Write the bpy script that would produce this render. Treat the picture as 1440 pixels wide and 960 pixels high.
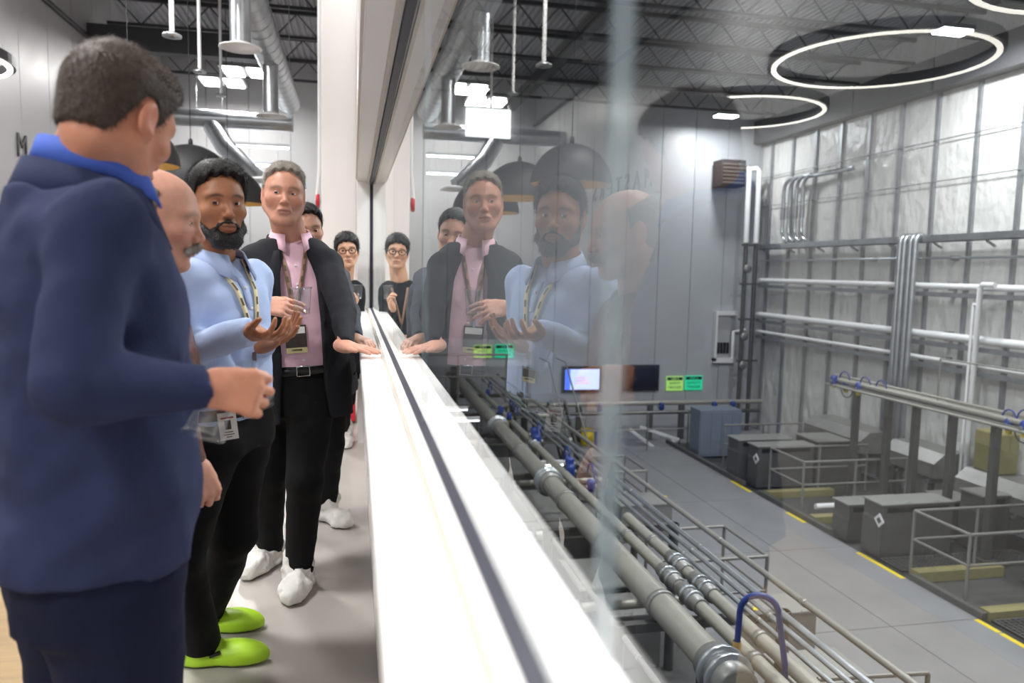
import bpy, bmesh, math, random
import numpy as np
from mathutils import Vector, Matrix
random.seed(7); RNG = np.random.RandomState(11)
for o in list(bpy.data.objects): bpy.data.objects.remove(o)
SC = bpy.context.scene; COL = SC.collection

# ------------------------------------------------------------------ camera
# world: x to the right (glass normal), y forward along the corridor, z up, corridor floor z=0
FPX, YAW, PIT, ROL, CZ = 1051.5, math.radians(12.04), math.radians(5.428), math.radians(1.19), 1.40
_f = np.array([math.sin(YAW)*math.cos(PIT), math.cos(YAW)*math.cos(PIT), -math.sin(PIT)])
_r = np.array([math.cos(YAW), -math.sin(YAW), 0.0]); _u = np.cross(_r, _f)
CR = math.cos(ROL)*_r + math.sin(ROL)*_u; CU = -math.sin(ROL)*_r + math.cos(ROL)*_u
cam_d = bpy.data.cameras.new('camera'); cam = bpy.data.objects.new('camera', cam_d); COL.objects.link(cam)
cam_d.sensor_width = 36.0; cam_d.lens = 36.0*FPX/1440.0
cam_d.clip_start = 0.02; cam_d.clip_end = 200
cam.matrix_world = Matrix(((CR[0], CU[0], -_f[0], 0), (CR[1], CU[1], -_f[1], 0), (CR[2], CU[2], -_f[2], CZ), (0, 0, 0, 1)))
cam_d.dof.use_dof = True; cam_d.dof.focus_distance = 2.95; cam_d.dof.aperture_fstop = 2.8
SC.camera = cam
def at(px, py, x=None, y=None, z=None):
    d = CR*((px-720)/FPX) + CU*((480-py)/FPX) + _f
    t = y/d[1] if y is not None else (x/d[0] if x is not None else (z-CZ)/d[2])
    return Vector((d[0]*t, d[1]*t, CZ+d[2]*t))

# ------------------------------------------------------------------ world, exposure
w = bpy.data.worlds.new('world'); SC.world = w; w.use_nodes = True
w.node_tree.nodes['Background'].inputs[0].default_value = (0.80, 0.86, 1.0, 1); w.node_tree.nodes['Background'].inputs[1].default_value = 0.05
SC.view_settings.view_transform = 'Standard'; SC.view_settings.look = 'None'
SC.view_settings.gamma = 1.0; SC.view_settings.use_curve_mapping = False
SC.view_settings.exposure = 0.28

# ------------------------------------------------------------------ materials
MATS = {}
def mat(name, col, rough=0.5, metal=0.0, noise=0.0, nscale=8.0, bump=0.0, bscale=60.0, spec=0.5, emit=None, estr=1.0, stretch=None, attr=None, sss=0.0, coat=0.0, bdist=0.01):
    if name in MATS: return MATS[name]
    m = bpy.data.materials.new(name); m.use_nodes = True; nt = m.node_tree; b = nt.nodes['Principled BSDF']
    b.inputs['Base Color'].default_value = (*col, 1); b.inputs['Roughness'].default_value = rough; b.inputs['Metallic'].default_value = metal
    b.inputs['Specular IOR Level'].default_value = spec; b.inputs['Coat Weight'].default_value = coat
    if sss:
        b.inputs['Subsurface Weight'].default_value = sss; b.inputs['Subsurface Radius'].default_value = (0.012, 0.005, 0.003); b.inputs['Subsurface Scale'].default_value = 1.0
    tc = None
    def coord():
        nonlocal tc
        if tc is None:
            tc = nt.nodes.new('ShaderNodeTexCoord'); tc = tc.outputs['Object']
            if stretch:
                mp = nt.nodes.new('ShaderNodeMapping'); mp.inputs['Scale'].default_value = stretch; nt.links.new(tc, mp.inputs['Vector']); tc = mp.outputs['Vector']
        return tc
    src = None
    if attr:
        a = nt.nodes.new('ShaderNodeAttribute'); a.attribute_name = attr; src = a.outputs['Color']
        nt.links.new(src, b.inputs['Base Color'])
    if noise:
        n = nt.nodes.new('ShaderNodeTexNoise'); n.inputs['Scale'].default_value = nscale; n.inputs['Detail'].default_value = 5
        nt.links.new(coord(), n.inputs['Vector'])
        mr = nt.nodes.new('ShaderNodeMapRange'); mr.inputs['From Min'].default_value = 0.25; mr.inputs['From Max'].default_value = 0.75
        mr.inputs['To Min'].default_value = 1-noise; mr.inputs['To Max'].default_value = 1+noise
        nt.links.new(n.outputs['Fac'], mr.inputs['Value'])
        mx = nt.nodes.new('ShaderNodeMix'); mx.data_type = 'RGBA'; mx.blend_type = 'MULTIPLY'; mx.inputs['Factor'].default_value = 1
        mx.inputs['A'].default_value = (*col, 1)
        if src: nt.links.new(src, mx.inputs['A'])
        nt.links.new(mr.outputs['Result'], mx.inputs['B']); nt.links.new(mx.outputs['Result'], b.inputs['Base Color'])
        mr2 = nt.nodes.new('ShaderNodeMapRange'); mr2.inputs['To Min'].default_value = max(0.02, rough-0.08); mr2.inputs['To Max'].default_value = min(1, rough+0.08)
        nt.links.new(n.outputs['Fac'], mr2.inputs['Value']); nt.links.new(mr2.outputs['Result'], b.inputs['Roughness'])
    if bump:
        n = nt.nodes.new('ShaderNodeTexNoise'); n.inputs['Scale'].default_value = bscale; n.inputs['Detail'].default_value = 6
        nt.links.new(coord(), n.inputs['Vector'])
        bp = nt.nodes.new('ShaderNodeBump'); bp.inputs['Strength'].default_value = bump; bp.inputs['Distance'].default_value = bdist
        nt.links.new(n.outputs['Fac'], bp.inputs['Height']); nt.links.new(bp.outputs['Normal'], b.inputs['Normal'])
    if emit:
        b.inputs['Emission Color'].default_value = (*emit, 1); b.inputs['Emission Strength'].default_value = estr
    MATS[name] = m; return m
def s2l(r, g, b):
    return tuple(((c/255)/12.92 if c/255 <= 0.04045 else ((c/255+0.055)/1.055)**2.4) for c in (r, g, b))

def glass_mat(name, tint, boost, base=0.08):
    """thin architectural glass: clear transmission plus a Fresnel mirror"""
    m = bpy.data.materials.new(name); m.use_nodes = True; nt = m.node_tree; nt.nodes.clear()
    out = nt.nodes.new('ShaderNodeOutputMaterial'); mix = nt.nodes.new('ShaderNodeMixShader')
    tr = nt.nodes.new('ShaderNodeBsdfTransparent'); tr.inputs['Color'].default_value = (*tint, 1)
    gl = nt.nodes.new('ShaderNodeBsdfGlossy'); gl.inputs['Roughness'].default_value = 0.0; gl.inputs['Color'].default_value = (0.97, 0.99, 0.98, 1)
    lw = nt.nodes.new('ShaderNodeLayerWeight'); lw.inputs['Blend'].default_value = 0.5
    pw = nt.nodes.new('ShaderNodeMath'); pw.operation = 'POWER'; pw.inputs[1].default_value = 5.0
    ma = nt.nodes.new('ShaderNodeMath'); ma.operation = 'MULTIPLY_ADD'; ma.inputs[1].default_value = boost; ma.inputs[2].default_value = base; ma.use_clamp = True
    nt.links.new(lw.outputs['Facing'], pw.inputs[0]); nt.links.new(pw.outputs[0], ma.inputs[0])
    nt.links.new(ma.outputs[0], mix.inputs['Fac']); nt.links.new(tr.outputs[0], mix.inputs[1]); nt.links.new(gl.outputs[0], mix.inputs[2])
    nt.links.new(mix.outputs[0], out.inputs['Surface']); MATS[name] = m; return m

# ------------------------------------------------------------------ mesh helpers
def link(name, me, parent=None):
    o = bpy.data.objects.new(name, me); COL.objects.link(o)
    if parent: o.parent = parent
    return o
def tag(o, label, cat, group=None):
    o['label'] = label; o['category'] = cat
    if group: o['group'] = group
    return o
def thing(name, label, cat, loc=(0, 0, 0), group=None):
    o = link(name, None); o.location = loc; o.empty_display_size = 0.1
    return tag(o, label, cat, group)
def structure(o):
    o['kind'] = 'structure'; return o
class MB:
    """collects simple shapes; build() links them as one mesh object (coordinates relative to the parent's origin)"""
    def __init__(s): s.v = []; s.f = []; s.sm = []
    def add(s, v, f, smooth=False):
        b = len(s.v); s.v += [tuple(p) for p in v]; s.f += [tuple(i+b for i in q) for q in f]; s.sm += [smooth]*len(f); return s
    def box(s, lo, hi, rot=None, c=None):
        x0, y0, z0 = lo; x1, y1, z1 = hi
        v = [Vector(p) for p in ((x0, y0, z0), (x1, y0, z0), (x1, y1, z0), (x0, y1, z0), (x0, y0, z1), (x1, y0, z1), (x1, y1, z1), (x0, y1, z1))]
        if rot is not None: v = [rot @ (p-c) + c for p in v]
        return s.add(v, [(0, 3, 2, 1), (4, 5, 6, 7), (0, 1, 5, 4), (1, 2, 6, 5), (2, 3, 7, 6), (3, 0, 4, 7)])
    def bar(s, a, b, w, h=None):
        a = Vector(a); b = Vector(b); h = h or w; d = (b-a).normalized()
        u = d.cross(Vector((0, 0, 1)));
        if u.length < 1e-4: u = Vector((1, 0, 0))
        u.normalize(); n = u.cross(d)
        v = []
        for p in (a, b):
            for su, sn in ((-1, -1), (1, -1), (1, 1), (-1, 1)): v.append(p+u*su*w/2+n*sn*h/2)
        return s.add(v, [(0, 1, 2, 3), (7, 6, 5, 4), (0, 4, 5, 1), (1, 5, 6, 2), (2, 6, 7, 3), (3, 7, 4, 0)])
    def tube(s, pts, r, n=12, cap=True, smooth=True):
        pts = [Vector(p) for p in pts]; rr = r if isinstance(r, (list, tuple)) else [r]*len(pts)
        u = None; rings = []
        for i, p in enumerate(pts):
            d = (pts[min(i+1, len(pts)-1)]-pts[max(i-1, 0)]).normalized()
            if u is None:
                u = d.cross(Vector((0, 0, 1)))
                if u.length < 1e-3: u = Vector((1, 0, 0))
            u = (u-d*u.dot(d)).normalized(); q = d.cross(u)
            rings.append([p+(u*math.cos(2*math.pi*k/n)+q*math.sin(2*math.pi*k/n))*rr[i] for k in range(n)])
        v = [p for g in rings for p in g]; f = []
        for i in range(len(rings)-1):
            for k in range(n): f.append((i*n+k, i*n+(k+1) % n, (i+1)*n+(k+1) % n, (i+1)*n+k))
        s.add(v, f, smooth)
        if cap:
            s.add(rings[0], [tuple(range(n))[::-1]]); s.add(rings[-1], [tuple(range(n))])
        return s
    def lathe(s, prof, c=(0, 0, 0), n=32, axis=(0, 0, 1), smooth=True, closed=False):
        c = Vector(c); ax = Vector(axis).normalized(); u = ax.cross(Vector((0, 1, 0)))
        if u.length < 1e-3: u = ax.cross(Vector((1, 0, 0)))
        u.normalize(); q = ax.cross(u); v = []; f = []
        for r, z in prof:
            for k in range(n): v.append(c+ax*z+(u*math.cos(2*math.pi*k/n)+q*math.sin(2*math.pi*k/n))*r)
        m = len(prof)
        for i in range(m if closed else m-1):
            j = (i+1) % m
            for k in range(n): f.append((i*n+k, i*n+(k+1) % n, j*n+(k+1) % n, j*n+k))
        return s.add(v, f, smooth)
    def prism(s, poly, a0, a1, axis=1):
        """polygon in the two other axes, extruded along axis"""
        n = len(poly); v = []
        for t in (a0, a1):
            for p in poly:
                q = [0, 0, 0]; o = [i for i in range(3) if i != axis]; q[o[0]] = p[0]; q[o[1]] = p[1]; q[axis] = t; v.append(q)
        f = [tuple(range(n)), tuple(range(2*n-1, n-1, -1))]
        for k in range(n): f.append((k, k+n, (k+1) % n+n, (k+1) % n))
        return s.add(v, f)
    def build(s, name, m, parent=None, origin=None, bevel=0.0):
        me = bpy.data.meshes.new(name); o0 = Vector(origin) if origin is not None else (parent_world(parent) if parent else Vector((0, 0, 0)))
        me.from_pydata([Vector(p)-o0 for p in s.v], [], s.f); me.polygons.foreach_set('use_smooth', s.sm)
        me.materials.append(MATS[m] if isinstance(m, str) else m)
        bm = bmesh.new(); bm.from_mesh(me); bmesh.ops.recalc_face_normals(bm, faces=bm.faces); bm.to_mesh(me); bm.free()
        o = link(name, me, parent)
        if origin is not None and parent is None: o.location = o0
        if bevel:
            b = o.modifiers.new('bevel', 'BEVEL'); b.width = bevel; b.segments = 2; b.limit_method = 'ANGLE'
        return o
def parent_world(p):
    v = Vector((0, 0, 0))
    while p: v += p.location; p = p.parent
    return v
def arc(c, r, a0, a1, u, v, n=8):
    c = Vector(c); u = Vector(u); v = Vector(v)
    return [c+u*r*math.cos(a0+(a1-a0)*i/n)+v*r*math.sin(a0+(a1-a0)*i/n) for i in range(n+1)]
def area_light(name, loc, sx, sy, power, color=(1, 1, 1), rot=(0, 0, 0)):
    l = bpy.data.lights.new(name, 'AREA'); l.shape = 'RECTANGLE'; l.size = sx; l.size_y = sy; l.energy = power; l.color = color
    o = bpy.data.objects.new(name, l); COL.objects.link(o); o.location = loc; o.rotation_euler = rot; return o
# ------------------------------------------------------------------ palette
mat('white_paint', s2l(232, 228, 226), 0.35, noise=0.02, nscale=3)
mat('sill_white', s2l(246, 244, 242), 0.22, noise=0.015, nscale=4)
mat('gasket', s2l(46, 44, 60), 0.45)
mat('bead_brown', s2l(206, 196, 186), 0.5)
mat('corridor_floor', s2l(182, 176, 171), 0.22, noise=0.06, nscale=1.3, bump=0.02, bscale=40)
mat('hall_floor_dark', s2l(112, 110, 108), 0.4, noise=0.08, nscale=2)
mat('wood_floor', s2l(150, 124, 84), 0.55, noise=0.18, nscale=5, stretch=(1, 6, 1), bump=0.05)
mat('panel_grey', s2l(172, 172, 173), 0.38, noise=0.03, nscale=1.2)
mat('panel_joint', s2l(120, 120, 122), 0.6)
mat('factory_panel', s2l(176, 178, 182), 0.4, noise=0.04, nscale=0.8)
mat('plastic_sheet', s2l(206, 205, 202), 0.24, noise=0.06, nscale=1.5, bump=1.0, bscale=3.0, stretch=(1, 1.2, 0.6), bdist=0.10)
mat('deck_dark', s2l(152, 152, 156), 0.6, noise=0.1, nscale=2)
mat('truss_dark', s2l(58, 58, 62), 0.55)
mat('galv', s2l(176, 180, 184), 0.32, 0.9, noise=0.12, nscale=6)
mat('galv_dull', s2l(150, 153, 156), 0.45, 0.7, noise=0.12, nscale=6)
mat('stainless', s2l(140, 139, 136), 0.38, 0.45, noise=0.1, nscale=5)
mat('stainless_dark', s2l(98, 97, 95), 0.42, 0.45, noise=0.12, nscale=4)
mat('stainless_pipe', s2l(158, 155, 146), 0.36, 0.3, noise=0.06, nscale=6)
mat('top_steel', s2l(150, 149, 145), 0.45, 0.4, noise=0.06, nscale=5)
mat('rail_steel', s2l(136, 134, 129), 0.38, 0.35, noise=0.05)
mat('pvc_white', s2l(226, 226, 226), 0.35)
mat('concrete', s2l(128, 128, 130), 0.5, noise=0.10, nscale=1.6, bump=0.05)
mat('concrete_dark', s2l(66, 66, 64), 0.6, noise=0.12, nscale=2)
mat('kerb_dark', s2l(84, 82, 78), 0.6, noise=0.1)
mat('yellow', s2l(226, 200, 40), 0.5, noise=0.1, nscale=20)
mat('pale_yellow', s2l(138, 131, 88), 0.5, noise=0.1)
mat('blue_plastic', s2l(28, 54, 128), 0.35)
mat('black_plastic', s2l(24, 24, 26), 0.4)
mat('black_matte', s2l(38, 38, 40), 0.6, noise=0.08)
mat('gold', s2l(196, 160, 96), 0.4, 0.3)
mat('red', s2l(190, 40, 52), 0.5, noise=0.06)
mat('lamp_white', (1, 1, 1), 0.5, emit=(1, 0.97, 0.93), estr=14)
mat('lamp_cool', (1, 1, 1), 0.5, emit=(0.92, 0.95, 1), estr=16)
mat('ring_light', (1, 1, 1), 0.5, emit=(1, 0.95, 0.86), estr=8)
mat('tube_light', (1, 1, 1), 0.5, emit=(0.95, 0.97, 1), estr=3)
mat('panel_glow', (0.9, 0.9, 0.9), 0.4, emit=(0.95, 0.97, 1), estr=2)
mat('letter_black', s2l(52, 52, 54), 0.5)
mat('cab_blue', s2l(112, 122, 136), 0.45, noise=0.06)
mat('sign_lime', s2l(190, 240, 130), 0.5, emit=s2l(170, 230, 110), estr=0.35)
mat('sign_teal', s2l(50, 225, 170), 0.5, emit=s2l(40, 220, 160), estr=0.35)
mat('sign_ink', s2l(20, 40, 36), 0.6)
mat('screen_on', s2l(120, 150, 240), 0.4, emit=s2l(190, 205, 250), estr=1.3)
mat('screen_blue', s2l(60, 90, 220), 0.4, emit=s2l(70, 110, 245), estr=1.3)
mat('screen_pink', s2l(220, 150, 200), 0.4, emit=s2l(215, 150, 215), estr=1.2)
mat('screen_off', s2l(22, 22, 30), 0.25)
glass_mat('pane_glass', (0.93, 0.96, 0.95), 1.05, 0.085)
glass_mat('cup_plastic', (0.90, 0.92, 0.93), 0.9, 0.10)
mt = bpy.data.materials.new('pane_clear'); mt.use_nodes = True; nt = mt.node_tree; nt.nodes.clear()
_o = nt.nodes.new('ShaderNodeOutputMaterial'); _t = nt.nodes.new('ShaderNodeBsdfTransparent'); nt.links.new(_t.outputs[0], _o.inputs[0]); MATS['pane_clear'] = mt
mt = bpy.data.materials.new('pane_edge'); mt.use_nodes = True; nt = mt.node_tree; b_ = nt.nodes['Principled BSDF']
b_.inputs['Base Color'].default_value = (*s2l(196, 210, 218), 1); b_.inputs['Roughness'].default_value = 0.3; b_.inputs['Alpha'].default_value = 0.45; MATS['pane_edge'] = mt

# ------------------------------------------------------------------ big room lights (each sits inside a fixture built below)
HALL_LAMPS = [(-2.45, 18.8), (-3.15, 20.0), (-3.7, 9.4), (-1.9, 6.6), (-2.4, 2.6), (-3.2, -1.5)]  # lamps short of the far end are unseen, added to light the hall
for i, (x, y) in enumerate(HALL_LAMPS):
    area_light('hall_lamp_light', (x, y, 5.78), 1.0, 0.8, 95 if i < 2 else 185, (1, 0.985, 0.97))
FACT_LAMPS = [(10.95, 12.46), (10.64, 20.6), (3.2, 9.2), (7.0, 8.4), (3.4, 4.2), (9.6, 5.0)]  # lamps over rack, walkway and right edge are unseen, added to light the factory
for i, (x, y) in enumerate(FACT_LAMPS):
    area_light('factory_lamp_light', (x, y, 5.93), 0.6, 0.3, 150 if i == 1 else 275, (0.95, 0.97, 1.0))

# ------------------------------------------------------------------ the building
YB, XR, XL, ZF, ZR, XG = 22.0, 12.7, -5.0, -3.5, 6.45, 0.138
Y0 = -3.0
fl = structure(MB().box((-1.0, Y0, -0.25), (0.084, YB, 0)).build('floor', 'corridor_floor'))
structure(MB().box((-2.1, Y0, -0.25), (-1.005, YB, -0.002)).build('floor_wood', 'wood_floor'))
structure(MB().box((XL, Y0, -0.25), (-2.105, YB, -0.002)).build('floor_dark', 'hall_floor_dark'))
# left wall: panels with recessed joints
wl = structure(MB().box((XL-0.2, Y0, 0), (XL-0.03, YB, 7.2)).build('wall_left', 'panel_joint'))
y = Y0
while y < YB-0.01:
    MB().box((XL-0.03, y+0.008, 0), (XL, min(y+1.15, YB)-0.008, 7.2)).build('wall_panel', 'panel_grey', wl); y += 1.15
wb = structure(MB().box((XL-0.2, YB+0.03, ZF), (XR+0.2, YB+0.2, 7.2)).build('wall_back', 'panel_joint'))
x = XL
while x < XR-0.01:
    x1 = min(x+1.1, XR)
    if x < 0.2: MB().box((x+0.008, YB, 0), (min(x1, 0.2)-0.008, YB+0.03, 7.2)).build('wall_panel', 'panel_grey', wb)
    if x1 > 0.2: MB().box((max(x, 0.2)+0.008, YB, ZF), (x1-0.008, YB+0.03, 7.2)).build('wall_panel', 'factory_panel', wb)
    x = x1
structure(MB().box((XL-0.2, Y0-0.2, ZF), (XR+0.2, Y0, 7.2)).build('wall_rear', 'panel_grey'))
# right factory wall: plastic sheeting behind steel studs
wr = structure(MB().box((XR, Y0, ZF), (XR+0.2, YB, 7.2)).build('wall_right', 'plastic_sheet'))
ys = 1.2
while ys < YB:
    MB().box((XR-0.07, ys-0.045, ZF), (XR, ys+0.045, 5.5)).build('wall_stud', 'galv_dull', wr); ys += 1.12
for zz in (4.45, 3.55): MB().tube([(XR-0.08, Y0, zz), (XR-0.08, YB, zz)], 0.012, 6).build('wall_wire', 'galv_dull', wr)
MB().box((XR-0.35, Y0, 5.5), (XR, YB, 6.2)).build('wall_girt', 'truss_dark', wr)
# partition with the window ribbon
structure(MB().box((0.085, Y0, -0.25), (0.205, 6.02, 1.02)).build('wall_partition_lower', 'white_paint'))
structure(MB().box((0.035, Y0, 2.14), (0.205, 6.02, 7.0)).build('wall_partition_upper', 'white_paint'))
structure(MB().box((0.035, 6.02, -0.25), (0.30, YB, 7.0)).build('wall_partition_end', 'white_paint'))
structure(MB().box((-0.345, 8.6, 0), (0.035, 9.1, 7.0)).build('wall_pilaster', 'white_paint', bevel=0.01))
structure(MB().box((0.12, Y0, ZF), (0.20, YB, -0.25)).build('wall_under_corridor', 'factory_panel'))
win = structure(MB().box((0.025, Y0, 1.02), (0.222, 6.02, 1.07)).build('window_1', 'sill_white', bevel=0.006))
MB().box((0.104, Y0, 1.07), (0.110, 6.02, 1.078)).build('sill_bead', 'bead_brown', win)
MB().box((0.110, Y0, 1.07), (0.130, 6.02, 1.084)).build('sill_bead', 'sill_white', win)
MB().box((0.130, Y0, 1.07), (0.152, 6.02, 1.086)).build('gasket', 'gasket', win)
MB().box((0.028, Y0, 2.06), (0.222, 6.02, 2.14)).build('window_head', 'white_paint', win, bevel=0.006)
MB().box((0.018, Y0, 2.075), (0.028, 6.02, 2.16)).build('head_trim', 'bead_brown', win)
MB().box((0.104, Y0, 2.045), (0.116, 6.02, 2.06)).build('head_bead', 'bead_brown', win)
MB().box((0.126, Y0, 2.035), (0.154, 6.02, 2.06)).build('gasket', 'gasket', win)
MB().box((0.03, 5.99, 1.07), (0.126, 6.02, 2.06)).build('window_jamb', 'sill_white', win)
MB().box((0.15, 5.99, 1.07), (0.222, 6.02, 2.06)).build('window_jamb', 'sill_white', win)
MB().box((0.126, 5.985, 1.07), (0.15, 6.02, 2.06)).build('gasket', 'gasket', win)
ye = 6.02-1.13
for i in range(8):
    y0, y1 = 6.02-1.124*(i+1)+0.0025, 6.02-1.124*i-0.0025
    if y0 < Y0: break
    me = bpy.data.meshes.new('window_pane'); x0, x1 = XG, XG+0.012
    me.from_pydata([(x0, y0, 1.075), (x0, y1, 1.075), (x0, y1, 2.05), (x0, y0, 2.05), (x1, y0, 1.075), (x1, y1, 1.075), (x1, y1, 2.05), (x1, y0, 2.05)], [],
                   [(0, 3, 2, 1), (4, 5, 6, 7), (0, 4, 7, 3), (1, 2, 6, 5), (0, 1, 5, 4), (3, 7, 6, 2)])
    for k in ('pane_glass', 'pane_clear', 'pane_edge'): me.materials.append(MATS[k])
    for k, p in enumerate(me.polygons): p.material_index = (0, 1, 2, 2, 2, 2)[k]
    link('window_pane', me, win)
# ceiling: corrugated deck on open-web joists, one long girder
me = MB(); n = int((XR-XL)/0.15)
prof = []
for i in range(n+1):
    x0 = XL+i*0.15; prof += [(x0, 6.98), (x0+0.05, 6.98), (x0+0.075, 6.92), (x0+0.125, 6.92)]
vv = []; ff = []
for (px_, pz_) in prof: vv += [(px_, Y0, pz_), (px_, YB, pz_)]
for i in range(len(prof)-1): ff.append((2*i, 2*i+1, 2*i+3, 2*i+2))
ce = structure(MB().add(vv, ff).build('ceiling', 'deck_dark'))
for k in range(13):
    yy = -2.0+k*1.95
    m = MB(); m.box((XL, yy-0.04, 6.83), (XR, yy+0.04, 6.91)); m.box((XL, yy-0.04, 6.32), (XR, yy+0.04, 6.38))
    xx = XL+0.2; up = True
    while xx < XR-0.45:
        m.bar((xx, yy, 6.85 if up else 6.36), (xx+0.45, yy, 6.36 if up else 6.85), 0.025); xx += 0.45; up = not up
    m.build('roof_joist', 'truss_dark', ce)
MB().box((4.4, Y0, 6.05), (4.62, YB, 6.32)).build('roof_girder', 'truss_dark', ce)
MB().box((XL, 16.2, 5.5), (-1.6, 16.5, 5.95)).build('roof_girder', 'truss_dark', ce)
# ------------------------------------------------------------------ hall fittings
words = {0: 'nearest', 1: 'second', 2: 'third', 3: 'fourth', 4: 'fifth'}
where = ['above the far end of the hall', 'nearest the back wall', 'added out of view beside the dome pendants', 'added out of view beside the white pilaster', 'added out of view above the group', 'added out of view behind the camera']
for i, (x, y) in enumerate(HALL_LAMPS):
    t = thing('high_bay_lamp', 'white high bay lamp under the hall roof '+where[i], 'ceiling lamp', (x, y, 5.8), 'hall high bay lamps')
    MB().box((x-0.55, y-0.45, 5.86), (x+0.55, y+0.45, 5.94)).build('housing', 'galv_dull', t)
    for s in (-0.27, 0.27): MB().box((x+s-0.2, y-0.4, 5.83), (x+s+0.2, y+0.4, 5.86)).build('lens', 'lamp_white', t)
    for s in (-0.5, 0.5): MB().tube([(x+s, y, 5.94), (x+s, y, 6.33)], 0.006, 6).build('hanger', 'galv', t)
# ring pendants
for i, (x, y, lab) in enumerate(((-4.05, 3.55, 'black ring pendant lamp nearest the camera, cut by the top right corner in the glass'), (-4.05, 5.70, 'large black ring pendant lamp seen whole in the glass at upper right'), (-3.98, 7.85, 'black ring pendant lamp farthest along, half behind a reflected head'))):
    t = thing('ring_lamp', lab, 'pendant lamp', (x, y, 3.2), 'glowing ring pendants')
    R = 0.86
    MB().lathe([(R-0.03, 0.0), (R+0.035, 0.0), (R+0.035, 0.09), (R-0.03, 0.09)], (x, y, 3.2), 64, closed=True, smooth=False).build('ring_body', 'black_plastic', t)
    MB().lathe([(R-0.034, -0.012), (R+0.008, -0.012), (R+0.008, 0.0), (R-0.034, 0.0)], (x, y, 3.2), 64, closed=True, smooth=False).build('light_strip', 'ring_light', t)
    MB().tube([(x, y, 5.2), (x, y, 6.32)], 0.012, 8).build('stem', 'black_plastic', t)
    for k in range(3):
        a = k*2.094+0.4; MB().tube([(x+R*math.cos(a), y+R*math.sin(a), 3.27), (x, y, 5.2)], 0.003, 5).build('cable', 'galv', t)
# dome pendants
for (x, y, z, r, lab) in ((-2.75, 10.4, 2.63, 0.58, 'black dome pendant with gold inside, nearest and largest of the three'), (-2.35, 12.0, 2.56, 0.60, 'black dome pendant with gold inside, in the middle of three'), (-2.05, 13.4, 2.42, 0.60, 'black dome pendant with gold inside, farthest of three behind the bearded man')):
    t = thing('dome_pendant', lab, 'pendant lamp', (x, y, z), 'dome pendants')
    pr = [(r*math.cos(a), r*0.98*math.sin(a)) for a in np.linspace(0, 1.53, 14)]
    MB().lathe(pr, (x, y, z), 48).build('shade', 'black_matte', t)
    MB().lathe([(q[0]*0.985, q[1]*0.985) for q in pr], (x, y, z), 48).build('shade_lining', 'gold', t)
    MB().lathe([(0.02, 0.56), (0.035, 0.56), (0.03, 0.66), (0.004, 0.68)], (x, y, z), 12).build('cap', 'black_matte', t)
    MB().tube([(x, y, z+0.66), (x, y, 6.33)], 0.006, 6).build('cord', 'black_plastic', t)
    b = MB(); b.lathe([(0.001, 0.16), (0.05, 0.2), (0.06, 0.26), (0.03, 0.34), (0.02, 0.56)], (x, y, z), 16); b.build('bulb', 'lamp_white', t)
# spiral duct with drops
dx = -1.36
t = thing('spiral_duct', 'long silver spiral duct running under the roof beside the window wall', 'duct', (dx, 2, 4.9))
MB().tube([(dx-0.02, 2.0, 4.95), (dx-0.02, 17.5, 4.95)], 0.24, 28).build('duct_pipe', 'galv', t)
for k in range(40):
    yy = 2.2+k*0.39; MB().lathe([(0.240, -0.008), (0.247, 0), (0.240, 0.008)], (dx-0.02, yy, 4.95), 28, (0, 1, 0)).build('seam', 'galv', t)
for yy in (10.0, 13.5, 6.4):
    zb = 4.05 if yy < 12 else 3.9
    d = MB(); d.tube([(dx, yy, 4.8), (dx, yy, zb+0.05)], 0.125, 20); dd = d.build('drop', 'galv', t)
    MB().lathe([(0.13, 0.06), (0.17, 0.035), (0.25, 0.012), (0.255, 0.0), (0.22, -0.004), (0.17, 0.012), (0.165, -0.012), (0.1, -0.004), (0.095, -0.02), (0.001, -0.022)], (dx, yy, zb), 32).build('diffuser', 'pvc_white', dd)
    for s in (-1, 1): MB().tube([(dx+s*0.24, yy+0.8, 4.95), (dx+s*0.24, yy+0.8, 6.9)], 0.006, 5).build('hanger', 'galv', t)
t = thing('cross_duct', 'silver round duct crossing the far end of the hall below the roof', 'duct', (-4.5, 18.8, 4.6))
MB().tube([(-4.99, 18.8, 4.75), (-1.4, 18.8, 4.75)], 0.2, 20).build('duct_pipe', 'galv', t)
MB().tube([(-3.2, 18.8, 4.6), (-2.9, 18.6, 4.1), (-2.2, 18.4, 3.4)], 0.22, 20).build('branch', 'galv', t)
MB().lathe([(0.2, 0.1), (0.34, 0), (0.001, -0.02)], (-2.1, 18.3, 3.3), 24).build('diffuser', 'pvc_white', t)
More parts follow.
